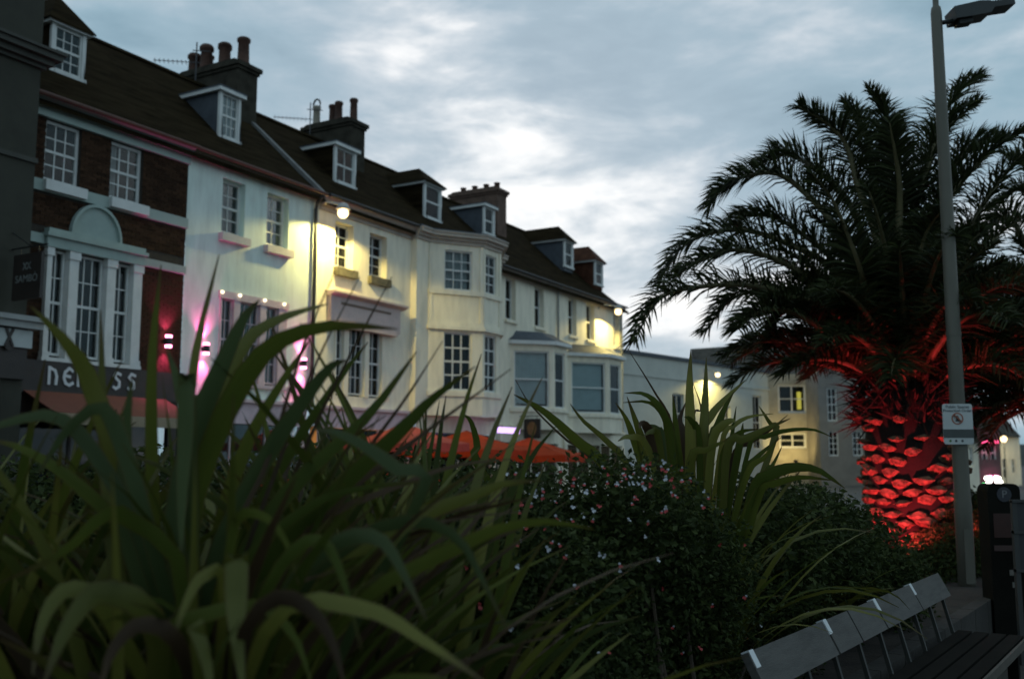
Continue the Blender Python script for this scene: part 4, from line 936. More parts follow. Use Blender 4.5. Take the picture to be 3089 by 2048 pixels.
# pay machine and notice board on the promenade
pm = atD(3014, 1490, 9.4)
pay = thing('parking_meter', 'dark parking pay machine with P emblem and red label, right of the lamp post', 'parking meter', (pm.x, 9.4, 0))
fix(link('cabinet', rrect(-.15, .15, .1, 1.49, .06, -.09, .12).mesh('cabinet', mat('meter_casing', (.008, .008, .006), .8, .2, 5, spec=.1)), pay))
fix(link('foot', MB().box(-.12, .12, -.06, .09, 0, .12).mesh('foot', BENCHD), pay))
em = MB().lathe([(.068, 0), (.068, .006)], (0, -.0905, pm.z), 18, Matrix.Rotation(math.pi / 2, 3, 'X')); emo = fix(link('emblem', em.mesh('emblem', mat('meter_emblem', (.02, .022, .03), .5, .1, 5)), pay))
o = link('letter', text_mesh('P', .10, mat('meter_white', (.16, .16, .16), .6, .05, 5), .001), pay); o.location = (0, -.099, pm.z); o.rotation_euler = (math.pi / 2, 0, 0)
fix(link('label_panel', MB().box(-.11, .11, -.094, -.089, 1.0, 1.22).mesh('label_panel', mat('meter_red_label', (.04, .014, .01), .7, .2, 6)), pay))
fix(link('card_slot', MB().box(-.12, .08, -.096, -.089, .88, .93).mesh('card_slot', mat('meter_slot', (.07, .04, .035), .6, .1, 5)), pay))
for zq, wq in ((.66, .05), (.55, .03)): fix(link('sticker', MB().box(.06 - wq, .06 + wq, -.0935, -.089, zq, zq + .05).mesh('sticker', mat('meter_sticker', (.16, .15, .13), .7, .1, 5)), pay))
nb = atD(3090, 1600, 8.6)
brd = thing('notice_board', 'dark two-panel notice board with pale rails at the promenade edge', 'notice board', (nb.x + .12, 8.6, 0))
for x in (-.2, .55): fix(link('post', MB().box(x - .02, x + .02, -.02, .02, 0, 1.36).mesh('post', mat('board_rail', (.035, .037, .035), .7, .1, 5)), brd))
for z in (1.36, 1.10, .78): fix(link('rail', MB().box(-.22, .57, -.03, .03, z - .012, z + .012).mesh('rail', MATS['board_rail']), brd))
for z0, z1 in ((.79, 1.088), (1.112, 1.348)): fix(link('panel', MB().box(-.18, .53, -.008, .008, z0, z1).mesh('panel', mat('board_panel', (.02, .022, .024), .6, .15, 5)), brd))

# ------------------------------------------------------------------ palms
def catmull(pts, n):
    P = [Vector(p) for p in pts]; P = [P[0] * 2 - P[1]] + P + [P[-1] * 2 - P[-2]]; segs = len(P) - 3; outp = []
    for i in range(n + 1):
        t = i / n * segs; k = min(int(t), segs - 1); t -= k; a, b, c, d = P[k:k + 4]
        outp.append(.5 * ((2 * b) + (c - a) * t + (2 * a - 5 * b + 4 * c - d) * t * t + (3 * b - a - 3 * c + d) * t ** 3))
    return outp
def frond(palm, pts, rnd, base, leaf=.60, dens=92, start=.18):
    sp = catmull([Vector(p) - base for p in pts], dens); mb = MB(); n = len(sp)
    for i in range(int(n * start), n - 1):
        t = i / (n - 1); tg = (sp[i + 1] - sp[i - 1]).normalized()
        sd = tg.cross(Vector((0, 0, 1)));
        if sd.length < .08: sd = tg.cross(Vector((0, 1, 0)))
        sd.normalize(); u = sd.cross(tg)
        prof = min(1, (t - start) * 5 + .35) * (1 - max(0, t - .55) / .45 * .62)
        for side in (-1, 1):
            for rep in range(3):
                ph = R(rnd.uniform(22, 108)); d = (sd * side * math.sin(ph) + u * math.cos(ph)) ; fw = .28 + .65 * t + rnd.uniform(-.10, .10)
                d = (d + tg * fw).normalized(); L = leaf * prof * rnd.uniform(.8, 1.1); p0 = sp[i] + (sp[i + 1] - sp[i]) * rnd.random()
                w = d.cross(Vector((rnd.gauss(0, 1), rnd.gauss(0, 1), rnd.gauss(0, 1)))).normalized() * .0115
                mid = p0 + d * L * .5; tip = p0 + d * L + Vector((0, 0, -.22 * L))
                mb.add([p0 - w * .6, p0 + w * .6, mid + w, tip, mid - w], [(0, 1, 2, 4), (4, 2, 3)])
    f = link('frond', mb.mesh('frond', PALML), palm)
    rr = [.056 * (1 - i / (n - 1)) ** .9 + .006 for i in range(0, n, 4)]
    link('rachis', MB().tube([sp[i] for i in range(0, n, 4)], rr, 6).mesh('rachis', RACH, smooth=True), f)
zp = lambda x, y: (1850 + x / 1.493, 150 + y / 1.493)
def make_palm(name, label, px_, py_, zc_, tr, keys, seed, nrand, length=3.5, ctrk=True, spread=58):
    rnd = random.Random(seed); base = Vector((px_, py_, .3)); C = Vector((px_, py_, zc_))
    palm = thing(name, label, 'palm', base, 0, 'palms in the flower bed')
    for path, dd in keys:
        n = len(path); pts = [C + Vector((0, 0, -.1))]
        for i, (a, b) in enumerate(path):
            t = (i + 1) / n; u, v = zp(a, b); pts.append(atD(u, v, py_ + dd * t))
        frond(palm, pts, rnd, base)
    for i in range(nrand):
        az = i * 2.39996 + rnd.uniform(-.2, .2); t = (i + .5) / nrand
        el = R(88 - spread * t + rnd.uniform(-6, 6)); L = length * rnd.uniform(.55, .85)
        h = Vector((math.cos(az), math.sin(az), 0)); pts = []; p = C + h * .15 + Vector((0, 0, -.25 * t)); e = el; st = 9
        for k in range(st):
            pts.append(p.copy()); p = p + (h * math.cos(e) + Vector((0, 0, math.sin(e)))) * (L / st); e -= R(5 + 4.5 * t) * (.4 + k * .22)
        frond(palm, pts, rnd, base, .52, 62, .2)
    if ctrk:
        zt0 = zc_ - .3
        prof = [(tr * .80, 0), (tr * .85, .4), (tr * .9, zt0 * .45 - .1), (tr * .95, zt0 * .75 - .3), (tr * .85, zt0 - .35), (tr * .5, zt0 + .1)]
        trunk = fix(link('trunk', MB().lathe(prof, n=28).mesh('trunk', PTRUNK, smooth=True), palm))
        # diamond leaf bases in spirals
        lens = []
        for q in range(10):                                         # a pointed lens: flat-topped, keeled below
            c_ = math.cos(q * math.pi / 5); h_ = 1 - abs(c_) ** 1.6
            lens.append((.105 * c_, .040 * h_ if q < 5 else -.064 * h_))
        vb = [(x * 1.12, -.03, z * 1.15 - .02) for x, z in lens] + [(x, .085, z) for x, z in lens] + [(0, .105, -.005)]
        me = MB().add(vb, [(q, (q + 1) % 10, 10 + (q + 1) % 10, 10 + q) for q in range(10)] + [(10 + q, 10 + (q + 1) % 10, 20) for q in range(10)]).mesh('leaf_base', PBASE)
        var = []
        for q in range(7):                                          # ragged variants of the cut frond stub
            m_ = me.copy()
            for v_ in m_.vertices: v_.co += Vector((rnd.uniform(-.014, .014), rnd.uniform(-.012, .025), rnd.uniform(-.011, .011)))
            var.append(m_)
        rows = 17; per = 13
        for j in range(rows):
            z = .06 + j * .124; r = tr * (.80 + .012 * j)
            for i in range(per):
                a = 2 * math.pi * (i + .5 * (j % 2)) / per + rnd.uniform(-.05, .05)
                if math.sin(a) > .5 or rnd.random() < .03 + max(0, j - 10) * .13: continue                      # far side, never in view
                o = link('leaf_base', rnd.choice(var), trunk); s_ = rnd.uniform(.84, 1.08) * (1 - max(0, j - 10) * .06)
                o.location = (r * math.cos(a), r * math.sin(a), z + rnd.uniform(-.035, .035)); o.rotation_euler = (rnd.uniform(-.2, .2), rnd.uniform(-.16, .16), a - math.pi / 2); o.scale = (s_, rnd.uniform(.5, 1.5), s_ * rnd.uniform(.8, 1.15))
        # dry stubs and hanging fibre below the crown
        st = MB()
        for i in range(900):
            a = rnd.uniform(0, 2 * math.pi); z = zt0 + rnd.uniform(-.62, .25); r = tr * rnd.uniform(.8, 1.05)
            p = Vector((r * math.cos(a), r * math.sin(a), z)); d = Vector((math.cos(a) * rnd.uniform(.2, 1), math.sin(a) * rnd.uniform(.2, 1), rnd.uniform(-.5, 1.2))).normalized(); L = rnd.uniform(.12, .45)
            w = d.cross(Vector((rnd.gauss(0, 1), rnd.gauss(0, 1), .3))).normalized() * .018
            st.add([p - w, p + w, p + d * L + Vector((0, 0, -.2 * L))], [(0, 1, 2)])
        link('dry_fibre', st.mesh('dry_fibre', PDRY), palm, 'stuff')
    return palm
keys = [([(1100, 1330), (850, 1130), (600, 1060), (350, 1075), (200, 1130), (95, 1310)], -.9), ([(1120, 1280), (1000, 1000), (800, 880), (600, 815), (430, 830), (300, 900), (208, 1045)], .6),
        ([(1050, 1260), (850, 1010), (600, 905), (430, 935), (272, 1025)], -.4), ([(1130, 1180), (1000, 960), (850, 830), (720, 755), (600, 750), (545, 790)], 1.1),
        ([(1130, 1080), (1000, 800), (870, 650), (740, 560), (600, 570), (500, 620), (428, 710)], .2), ([(1160, 980), (1080, 720), (950, 570), (830, 490), (740, 475), (655, 520)], .8),
        ([(1200, 900), (1100, 600), (1050, 430), (960, 330), (833, 255)], -.3), ([(1230, 900), (1180, 600), (1150, 420), (1110, 320), (1050, 243)], .9),
        ([(1260, 850), (1235, 600), (1240, 400), (1215, 280), (1150, 185)], .3), ([(1290, 850), (1290, 620), (1270, 470), (1245, 330)], -.8), ([(1330, 900), (1380, 650), (1450, 430), (1540, 320), (1645, 240)], -.2),
        ([(1330, 850), (1400, 600), (1480, 320), (1560, 190), (1645, 128)], .6), ([(1380, 950), (1450, 700), (1560, 490), (1650, 420), (1740, 410)], .5), ([(1400, 1000), (1480, 730), (1600, 560), (1740, 430), (1900, 345)], -.6),
        ([(1430, 1150), (1560, 900), (1690, 660), (1850, 470), (1960, 400)], .2), ([(1100, 1330), (900, 1150), (720, 1090), (540, 1120), (415, 1270)], .9), ([(1080, 1380), (900, 1230), (760, 1170), (640, 1190), (565, 1260)], -1.2),
        ([(1100, 1400), (980, 1260), (850, 1180), (745, 1200), (720, 1330)], .4), ([(1450, 1300), (1600, 1150), (1750, 1080), (1900, 1150)], .8), ([(1250, 1400), (1140, 1100), (1110, 980), (1000, 700), (900, 560)], -1.6), ([(1350, 1300), (1350, 1100), (1400, 850), (1480, 720)], -1.5)]
PXX = (2740 - CX) / FPX * 12.5
make_palm('palm_tree', 'date palm with scaly trunk lit red from below, behind the lamp post', PXX, 12.5, 2.75, .58, keys, 3, 66)
kr = [([(2000, 1450), (1900, 1000), (1790, 760), (1700, 800), (1610, 880)], -.5), ([(2020, 1400), (1950, 900), (1850, 640), (1720, 700)], .5), ([(2050, 1300), (1980, 800), (1880, 560), (1760, 470)], .8),
      ([(2000, 1500), (1880, 1250), (1760, 1200), (1650, 1300)], .3), ([(2000, 1600), (1880, 1400), (1780, 1330), (1680, 1500)], -.4), ([(1990, 1550), (1900, 1150), (1800, 1000), (1690, 1050)], 1.0)]
make_palm('palm_tree', 'second date palm leaning in at the edge, right of the lamp post', (3330 - CX) / FPX * 13.5, 13.5, 2.6, .55, kr, 11, 90, spread=80)
# red ground spots that light the palm
for i, (x, y, tx, ty, tz, e, ang) in enumerate(((5.62, 11.45, 5.05, 12.3, 1.1, 260, 62), (4.15, 11.15, 4.95, 12.2, 1.75, 290, 98), (6.6, 12.2, 7.9, 13.4, 2.0, 140, 80))):
    s_ = thing('ground_spotlight', ['red ground spotlight right of the red-lit palm trunk', 'red ground spotlight left of the red-lit palm trunk', 'red ground spotlight under the second palm'][i], 'spotlight', (x, y, .42), 0, 'red palm spotlights')
    fix(link('casing', MB().lathe([(.09, 0), (.10, .02), (.10, .14), (.09, .16)], n=14).mesh('casing', IRON), s_)); link('lens', MB().lathe([(.085, .158), (.085, .166)], n=14).mesh('lens', emit('red_lens', (1, .05, .07), 6)), s_)
    spot('palm_light', (x, y, .62), (tx, ty, tz), e, (1, .05, .075), R(ang), .6, .06)

# ------------------------------------------------------------------ flax plants
def strap(plant, pts, width, m, rnd, base, twist=0.0, tip=True, name='leaf', n=14, fold=.22, facing=None):
    sp = catmull([Vector(p) - base for p in pts], n); mb = MB(); vs = []
    for i, p in enumerate(sp):
        t = i / n; tg = (sp[min(i + 1, n)] - sp[max(i - 1, 0)]).normalized()
        view = (facing or (Vector((0, 0, EYE)) - (p + base))).normalized()
        sd = tg.cross(view)
        if sd.length < .15: sd = tg.cross(Vector((1, 0, 0)))
        sd.normalize(); sd = Matrix.Rotation(twist * (.4 + t), 3, tg) @ sd; nr = sd.cross(tg)
        w = width * .5 * (.62 + .5 * math.sin(min(1, t * 1.5) * math.pi / 2)) * (1 - max(0, t - .55) / .45) ** .7 if tip else width * .5
        w = max(w, .0015)
        vs += [p - sd * w, p + nr * w * fold, p + sd * w]
    mb.add(vs, [(3 * i + j, 3 * i + j + 1, 3 * i + j + 4, 3 * i + j + 3) for i in range(n) for j in (0, 1)])
    me = mb.mesh(name, m, smooth=True); uv = me.uv_layers.new(name='UVMap')
    for lp in me.loops: k = lp.vertex_index; uv.data[lp.index].uv = ((k % 3) * .5, (k // 3) / n)
    return link(name, me, plant)
fv = lambda x, y: (x * 1.3061, y * 1.3061)
# near plant; each leaf listed from low on the clump to its tip (positions in the photograph, depth from the clump)
rnd = random.Random(21)
ROOT1 = Vector((-.84, 2.75, .40))
flax1 = thing('flax_plant', 'large flax plant with broad arching sword leaves, before the brick and white houses', 'plant', ROOT1, 0, 'flax plants')
near = [  # path (full-view), width m, depth at start, depth at tip, material
    ([(355, 1250), (350, 860), (372, 612)], .058, 2.7, 2.75, 'g'), ([(420, 1250), (445, 860), (506, 588)], .056, 2.6, 2.7, 'o'),
    ([(330, 1250), (215, 900), (160, 800), (72, 708)], .075, 2.5, 2.3, 'o'), ([(262, 1250), (240, 1000), (232, 716)], .062, 2.6, 2.6, 'o'),
    ([(430, 1260), (480, 1050), (565, 870), (650, 785), (770, 752), (918, 760)], .088, 2.5, 2.35, 'g'), ([(430, 1260), (470, 1010), (560, 800), (650, 735), (758, 702)], .075, 2.65, 2.6, 'o'),
    ([(400, 1250), (450, 1000), (510, 850), (560, 740), (600, 692)], .085, 2.45, 2.5, 't'), ([(560, 1300), (680, 1120), (850, 960), (962, 812)], .07, 2.6, 2.75, 'g'),
    ([(600, 1320), (760, 1150), (930, 990), (1000, 920), (1098, 846)], .075, 2.55, 2.65, 'g'), ([(640, 1300), (800, 1100), (930, 930), (1022, 788)], .022, 2.7, 2.8, 'b'),
    ([(560, 1300), (640, 1080), (720, 860), (830, 640)], .018, 2.6, 2.75, 'b'), ([(520, 1290), (620, 1060), (700, 800), (775, 625)], .02, 2.5, 2.6, 'b'), ([(600, 1300), (720, 1000), (840, 760), (905, 640)], .018, 2.7, 2.85, 'b'),
    ([(620, 1320), (800, 1140), (980, 1000), (1180, 852)], .03, 2.6, 2.7, 'b'), ([(980, 1132), (920, 1085), (850, 1035), (780, 1000), (718, 990)], .05, 2.25, 2.35, 't'),
    ([(720, 1330), (850, 1260), (960, 1195), (1080, 1150), (1160, 1118), (1245, 1110)], .062, 2.4, 2.55, 'o'), ([(820, 1400), (950, 1315), (1060, 1262), (1150, 1222), (1260, 1204), (1372, 1222)], .055, 2.3, 2.4, 'g'),
    ([(700, 1360), (780, 1280), (880, 1216), (980, 1205), (1060, 1245), (1110, 1330), (1172, 1455)], .05, 2.35, 2.1, 't'), ([(640, 1400), (740, 1280), (820, 1238), (885, 1250), (930, 1320), (985, 1430)], .055, 2.2, 2.0, 't'),
    ([(600, 1400), (680, 1270), (745, 1250), (790, 1330), (835, 1500)], .042, 2.15, 1.95, 'g'), ([(520, 1330), (545, 1200), (600, 1188), (655, 1240), (690, 1350)], .036, 2.2, 2.1, 'g'),
    ([(548, 1290), (546, 1380), (548, 1470), (565, 1620)], .068, 2.05, 1.9, 'o'), ([(432, 880), (428, 1000), (420, 1150), (418, 1290)], .062, 2.35, 2.3, 't'), ([(520, 1350), (470, 1330), (430, 1390), (395, 1490)], .04, 2.1, 2.0, 'o'),
    ([(360, 1450), (240, 1365), (160, 1440), (100, 1580)], .075, 2.0, 1.85, 'o'), ([(250, 1420), (160, 1360), (100, 1430), (75, 1560)], .055, 2.1, 1.95, 'o'), ([(420, 1320), (300, 1200), (240, 1190), (140, 1280), (0, 1345)], .06, 2.3, 2.1, 'g'),
    ([(350, 1250), (280, 1020), (230, 940), (150, 1000), (92, 1090)], .06, 2.35, 2.3, 't'), ([(330, 1260), (220, 1050), (130, 962), (20, 975), (-60, 1010)], .06, 2.4, 2.3, 't'), ([(300, 1260), (180, 1120), (60, 1040), (-40, 1010)], .06, 2.6, 2.5, 'g'),
    ([(560, 1480), (640, 1380), (720, 1410), (770, 1490), (800, 1600)], .05, 1.95, 1.85, 'b'), ([(640, 1420), (840, 1405), (980, 1480), (1120, 1575)], .05, 1.95, 1.8, 'o'), ([(380, 1480), (470, 1420), (600, 1400), (680, 1470), (720, 1580)], .05, 2.1, 2.0, 'g'),
    ([(420, 1500), (330, 1440), (260, 1500), (230, 1600)], .05, 2.0, 1.9, 'b'), ([(460, 1500), (450, 1440), (480, 1540), (490, 1640)], .05, 1.95, 1.9, 'o'), ([(620, 1330), (740, 1200), (900, 1130), (1050, 1075), (1190, 1060)], .03, 2.6, 2.7, 'b'),
    ([(500, 1280), (600, 1080), (690, 940), (760, 850), (800, 832)], .075, 2.55, 2.5, 't'), ([(500, 1280), (560, 1050), (640, 900), (720, 780)], .06, 2.75, 2.85, 'g'), ([(540, 1290), (660, 1060), (780, 880), (850, 790)], .05, 2.85, 2.95, 'g'),
    ([(420, 1280), (440, 1050), (415, 900), (385, 800)], .07, 2.5, 2.55, 't'), ([(300, 1260), (290, 1020), (305, 870)], .07, 2.45, 2.4, 't'), ([(560, 1320), (700, 1180), (820, 1130), (1000, 1110)], .04, 2.5, 2.5, 'g'), ([(640, 1340), (820, 1230), (1000, 1190), (1180, 1150)], .03, 2.55, 2.7, 'b'), ([(640, 1360), (860, 1250), (1040, 1200), (1220, 1180)], .026, 2.6, 2.7, 'b')]
MM = {'g': FLAX1, 'o': FLAX2, 't': FLAX3, 'b': FLAXB}
for path, w, d0, d1, mk in near:
    pts = [ROOT1 + Vector((rnd.uniform(-.12, .12), rnd.uniform(-.12, .12), 0))]; n = len(path)
    p0 = atD(*fv(*path[0]), d0)
    pts.append(pts[0].lerp(p0, .55) + Vector((0, 0, .12)))
    for i, q in enumerate(path): pts.append(atD(*fv(*q), d0 + (d1 - d0) * i / max(1, n - 1)))
    strap(flax1, pts, w * .62, MM[mk], rnd, ROOT1, rnd.uniform(-.5, .5))
def flax_fill(plant, root, n, lmin, lmax, wid, rnd, mats, az0=0, az1=2 * math.pi, emin=40, emax=88, bend=1.0):
    for i in range(n):
        az = rnd.uniform(az0, az1); el = R(rnd.uniform(emin, emax)); L = rnd.uniform(lmin, lmax); h = Vector((math.cos(az), math.sin(az), 0))
        p = root + Vector((rnd.uniform(-.2, .2), rnd.uniform(-.2, .2), 0)); pts = []; e = el; k = 8; dr = R(rnd.uniform(2, 11)) * bend
        for j in range(k): pts.append(p.copy()); p = p + (h * math.cos(e) + Vector((0, 0, math.sin(e)))) * (L / (k - 1)); e -= dr * (.3 + j * .38)
        strap(plant, pts, wid * rnd.uniform(.7, 1.15), rnd.choice(mats), rnd, root, rnd.uniform(-.9, .9), facing=h * -.4 + Vector((0, 0, 1)) if rnd.random() < .6 else None, n=10)
flax_fill(flax1, ROOT1 + Vector((.1, .2, 0)), 170, 1.0, 1.7, .040, rnd, [FLAXD, FLAXD, FLAXD, FLAX1, FLAXB, FLAX2], emin=52, emax=87)
flax_fill(flax1, ROOT1 + Vector((.35, .3, 0)), 60, 1.2, 1.6, .032, rnd, [FLAXD, FLAXD, FLAX1, FLAXB], -.6, .9, 58, 76, .6)
# companion clump to the left of it
ROOT1b = Vector((-1.55, 2.9, .40))
flax1b = thing('flax_plant', 'lower flax plant beside the large one, before the dark restaurant building', 'plant', ROOT1b, 0, 'flax plants')
flax_fill(flax1b, ROOT1b, 170, .8, 1.45, .045, rnd, [FLAXD, FLAXD, FLAX1, FLAX3, FLAXB], emin=42, emax=86)
flax_fill(flax1b, ROOT1b + Vector((.15, .1, 0)), 70, 1.25, 1.65, .045, rnd, [FLAX1, FLAXD, FLAX2], emin=66, emax=88, bend=.6)
ROOT1c = Vector((-.35, 3.15, .40))
flax1c = thing('flax_plant', 'dense narrow-leaved flax plant between the large flax and the salvia bush', 'plant', ROOT1c, 0, 'flax plants')
flax_fill(flax1c, ROOT1c, 190, .8, 1.25, .034, rnd, [FLAXD, FLAXD, FLAX1, FLAX2, FLAXB], emin=42, emax=84)
flax_fill(flax1c, ROOT1c + Vector((-.2, 0, 0)), 100, 1.35, 1.8, .042, rnd, [FLAX1, FLAXD, FLAXD, FLAX2], .9, 4.2, 62, 88, .6)

# sharper middle plant, growing out of the salvia
D2 = 5.65 / 4.9                                                   # the plant stands behind the salvia
ROOT2 = Vector(((2085 - CX) / FPX * 5.65, 5.65, .42))
flax2 = thing('flax_plant', 'upright flax plant with stiff pointed leaves rising out of the salvia bush', 'plant', ROOT2, 0, 'flax plants')
z7 = lambda x, y: (1860 + x / 3.136, 980 + y / 3.136)
mid = [([(700, 1150), (690, 620), (703, 228)], .044, 4.8, 4.8, 'o'), ([(820, 1150), (838, 720), (849, 305)], .04, 4.85, 4.9, 'o'), ([(570, 1150), (560, 960), (530, 655)], .036, 4.9, 4.9, 'g'), ([(540, 1000), (350, 620), (92, 205)], .011, 4.9, 4.8, 'b'),
       ([(800, 1100), (900, 850), (1050, 680), (1222, 520)], .034, 4.95, 5.0, 'o'), ([(900, 1120), (960, 960), (1010, 810), (1112, 632)], .036, 4.8, 4.8, 'g'), ([(1050, 1150), (1200, 1085), (1400, 990), (1642, 885)], .034, 4.7, 4.6, 'o'), ([(700, 1290), (860, 1180), (1055, 1078)], .032, 4.6, 4.5, 'o'),
       ([(250, 1200), (230, 1060), (170, 880), (98, 676)], .034, 4.9, 4.8, 'o'), ([(180, 1150), (140, 1010), (80, 870), (-10, 735)], .028, 4.9, 4.8, 'g'), ([(1060, 1200), (1090, 1060), (1132, 770)], .028, 4.9, 4.9, 'g'), ([(1150, 1200), (1180, 1060), (1196, 925)], .03, 4.85, 4.85, 'g'),
       ([(520, 1080), (470, 900), (380, 740), (250, 650), (75, 645)], .03, 4.8, 4.6, 'g'), ([(480, 1080), (440, 860), (300, 730), (60, 735)], .022, 4.9, 4.7, 'g'), ([(1500, 1050), (1450, 930), (1345, 765)], .026, 5.0, 5.0, 'o'), ([(1230, 1420), (1400, 1250), (1545, 1045)], .026, 4.8, 4.8, 'g'),
       ([(1250, 1150), (1400, 1060), (1600, 1000), (1850, 988), (2040, 1062)], .02, 4.8, 4.7, 'g'), ([(1400, 1440), (1480, 1320), (1565, 1150)], .02, 4.8, 4.8, 'g'), ([(1300, 1560), (1420, 1430), (1650, 1350), (1900, 1370), (2160, 1545)], .045, 4.6, 4.4, 'g'), ([(720, 900), (800, 800), (720, 540)], .012, 5.0, 5.0, 'b'),
       ([(780, 1100), (700, 900), (640, 870)], .03, 4.8, 4.7, 'g'), ([(1000, 1100), (1100, 960), (1250, 870), (1480, 840)], .022, 4.9, 4.9, 'o'), ([(1100, 1250), (1250, 1120), (1430, 1010), (1620, 850)], .02, 4.9, 4.9, 'b'), ([(900, 1150), (990, 960), (1090, 905), (1125, 925)], .034, 4.7, 4.6, 'o'),
       ([(330, 1120), (280, 960), (230, 935), (215, 980)], .035, 4.7, 4.6, 'b'), ([(420, 1120), (380, 990), (310, 940)], .04, 4.75, 4.7, 't'), ([(400, 1100), (330, 1010), (255, 1050)], .03, 4.7, 4.6, 'o'), ([(300, 1180), (120, 1060), (10, 1100)], .03, 4.7, 4.5, 'o'), ([(1350, 1600), (1500, 1500), (1750, 1440), (2050, 1470)], .03, 4.6, 4.4, 'g'),
       ([(1200, 1450), (1330, 1250), (1560, 1060)], .03, 5.0, 5.0, 'g'), ([(1000, 1300), (1090, 1100), (1180, 1010), (1340, 985)], .03, 4.8, 4.7, 'g'), ([(640, 1100), (600, 900), (660, 720)], .03, 5.0, 5.05, 'b')]
for path, w, d0, d1, mk in mid:
    pts = [ROOT2 + Vector((rnd.uniform(-.1, .1), rnd.uniform(-.08, .08), 0))]; n = len(path); d0 *= D2; d1 *= D2; w *= D2 * 1.15; p0 = atD(*z7(*path[0]), d0)
    pts.append(pts[0].lerp(p0, .6))
    for i, q in enumerate(path): pts.append(atD(*z7(*q), d0 + (d1 - d0) * i / max(1, n - 1)))
    strap(flax2, pts, w, MM[mk], rnd, ROOT2, rnd.uniform(-.35, .35))
flax_fill(flax2, ROOT2, 110, .9, 1.45, .036, rnd, [FLAX1, FLAX2, FLAX2], emin=48, emax=86)
# the two long leaves that reach back over the houses between the plants
stray = [([(1830, 1420), (1740, 1330), (1640, 1240), (1550, 1190)], .05, 4.6, 4.4, 'g'), ([(1790, 1400), (1700, 1320), (1600, 1220), (1555, 1145)], .012, 4.7, 4.6, 'b'), ([(1450, 1420), (1440, 1340), (1420, 1270), (1395, 1248)], .034, 4.3, 4.2, 'g'), ([(1900, 1420), (1830, 1330), (1760, 1270), (1720, 1218)], .03, 4.8, 4.7, 'o')]
for path, w, d0, d1, mk in stray:
    pts = [ROOT2 + Vector((-.15, 0, 0))]; d0 *= 1.1; d1 *= 1.1; p0 = atD(*path[0], d0); pts.append(pts[0].lerp(p0, .6)); pts += [atD(*q, d0 + (d1 - d0) * i / 3) for i, q in enumerate(path)]
    strap(flax2, pts, w, MM[mk], rnd, ROOT2, rnd.uniform(-.3, .3))
# low grassy plant between salvia and palm
ROOT3 = Vector((1.95, 7.1, .42))
flax3 = thing('flax_plant', 'low grassy flax plant between the salvia bush and the palm trunk', 'plant', ROOT3, 0, 'flax plants')
flax_fill(flax3, ROOT3, 110, .55, .95, .03, rnd, [FLAX1, FLAX1, FLAX2], emin=48, emax=88, bend=1.3)

# ------------------------------------------------------------------ shrubs
def shrub(name, label, loc, blobs, n, size, m, seed, group=None, stems=8):
    r = random.Random(seed); o = thing(name, label, 'shrub', loc, 0, group); mb = MB()
    leafcloud(mb, n, r, blobs_sampler(blobs, r), size)
    link('foliage', mb.mesh('foliage', m), o, 'stuff')
    s = MB()
    for i in range(stems):
        b = r.choice(blobs); s.tube([(r.uniform(-.1, .1), r.uniform(-.1, .1), -.05), (b[0] * .5, b[1] * .5, b[2] * .5), (b[0] + r.uniform(-.1, .1), b[1] + r.uniform(-.1, .1), b[2])], [.014, .01, .006], 5)
    link('stems', s.mesh('stems', mat('shrub_stem', (.05, .035, .02), .9, .3, 8)), o)
    return o
def behind(p, r):
    d = (Vector((p.x, p.y, 0)) - BP).dot(BN) + r + .03
    return p - BN * d if d > 0 else p
def blobset(pts, root):
    pts = [(behind(p, rx), rx, ry, rz) for p, rx, ry, rz in pts]
    return [(p.x - root.x, p.y - root.y, p.z - root.z, rx, ry, rz) for p, rx, ry, rz in pts]
SR = Vector((.75, 4.3, .42)); pts = []
for u, v, d, r_ in ((1450, 1520, 4.1, .30), (1560, 1470, 4.3, .30), (1700, 1440, 4.4, .32), (1850, 1420, 4.5, .34), (2000, 1420, 4.5, .34), (2130, 1440, 4.6, .34), (2260, 1500, 4.7, .34), (2380, 1560, 4.9, .36), (1420, 1680, 3.9, .34), (1600, 1650, 3.9, .36), (1780, 1640, 3.9, .38), (1960, 1650, 3.95, .38), (2130, 1690, 5.0, .42), (2280, 1740, 5.7, .42), (1450, 1880, 3.8, .36), (1660, 1880, 3.75, .38), (1860, 1890, 3.75, .38), (1300, 1800, 4.0, .38), (1550, 2010, 3.7, .36), (1760, 2020, 3.7, .36), (1950, 2030, 3.9, .34), (2080, 2010, 4.3, .3), (1330, 1600, 4.3, .34), (2000, 1900, 4.2, .38), (2130, 1860, 4.9, .36), (2420, 1720, 6.2, .42), (2050, 1560, 4.6, .38), (2200, 1580, 5.0, .38)):
    p = atD(u, v + r_ * .75 * FPX / d, d); pts.append((p, r_, r_ * .9, r_))
sal = shrub('salvia_bush', 'wide dark salvia bush dotted with small red and white flowers', SR, blobset(pts, SR), 70000, .034, LEAFS, 5, None, 16)
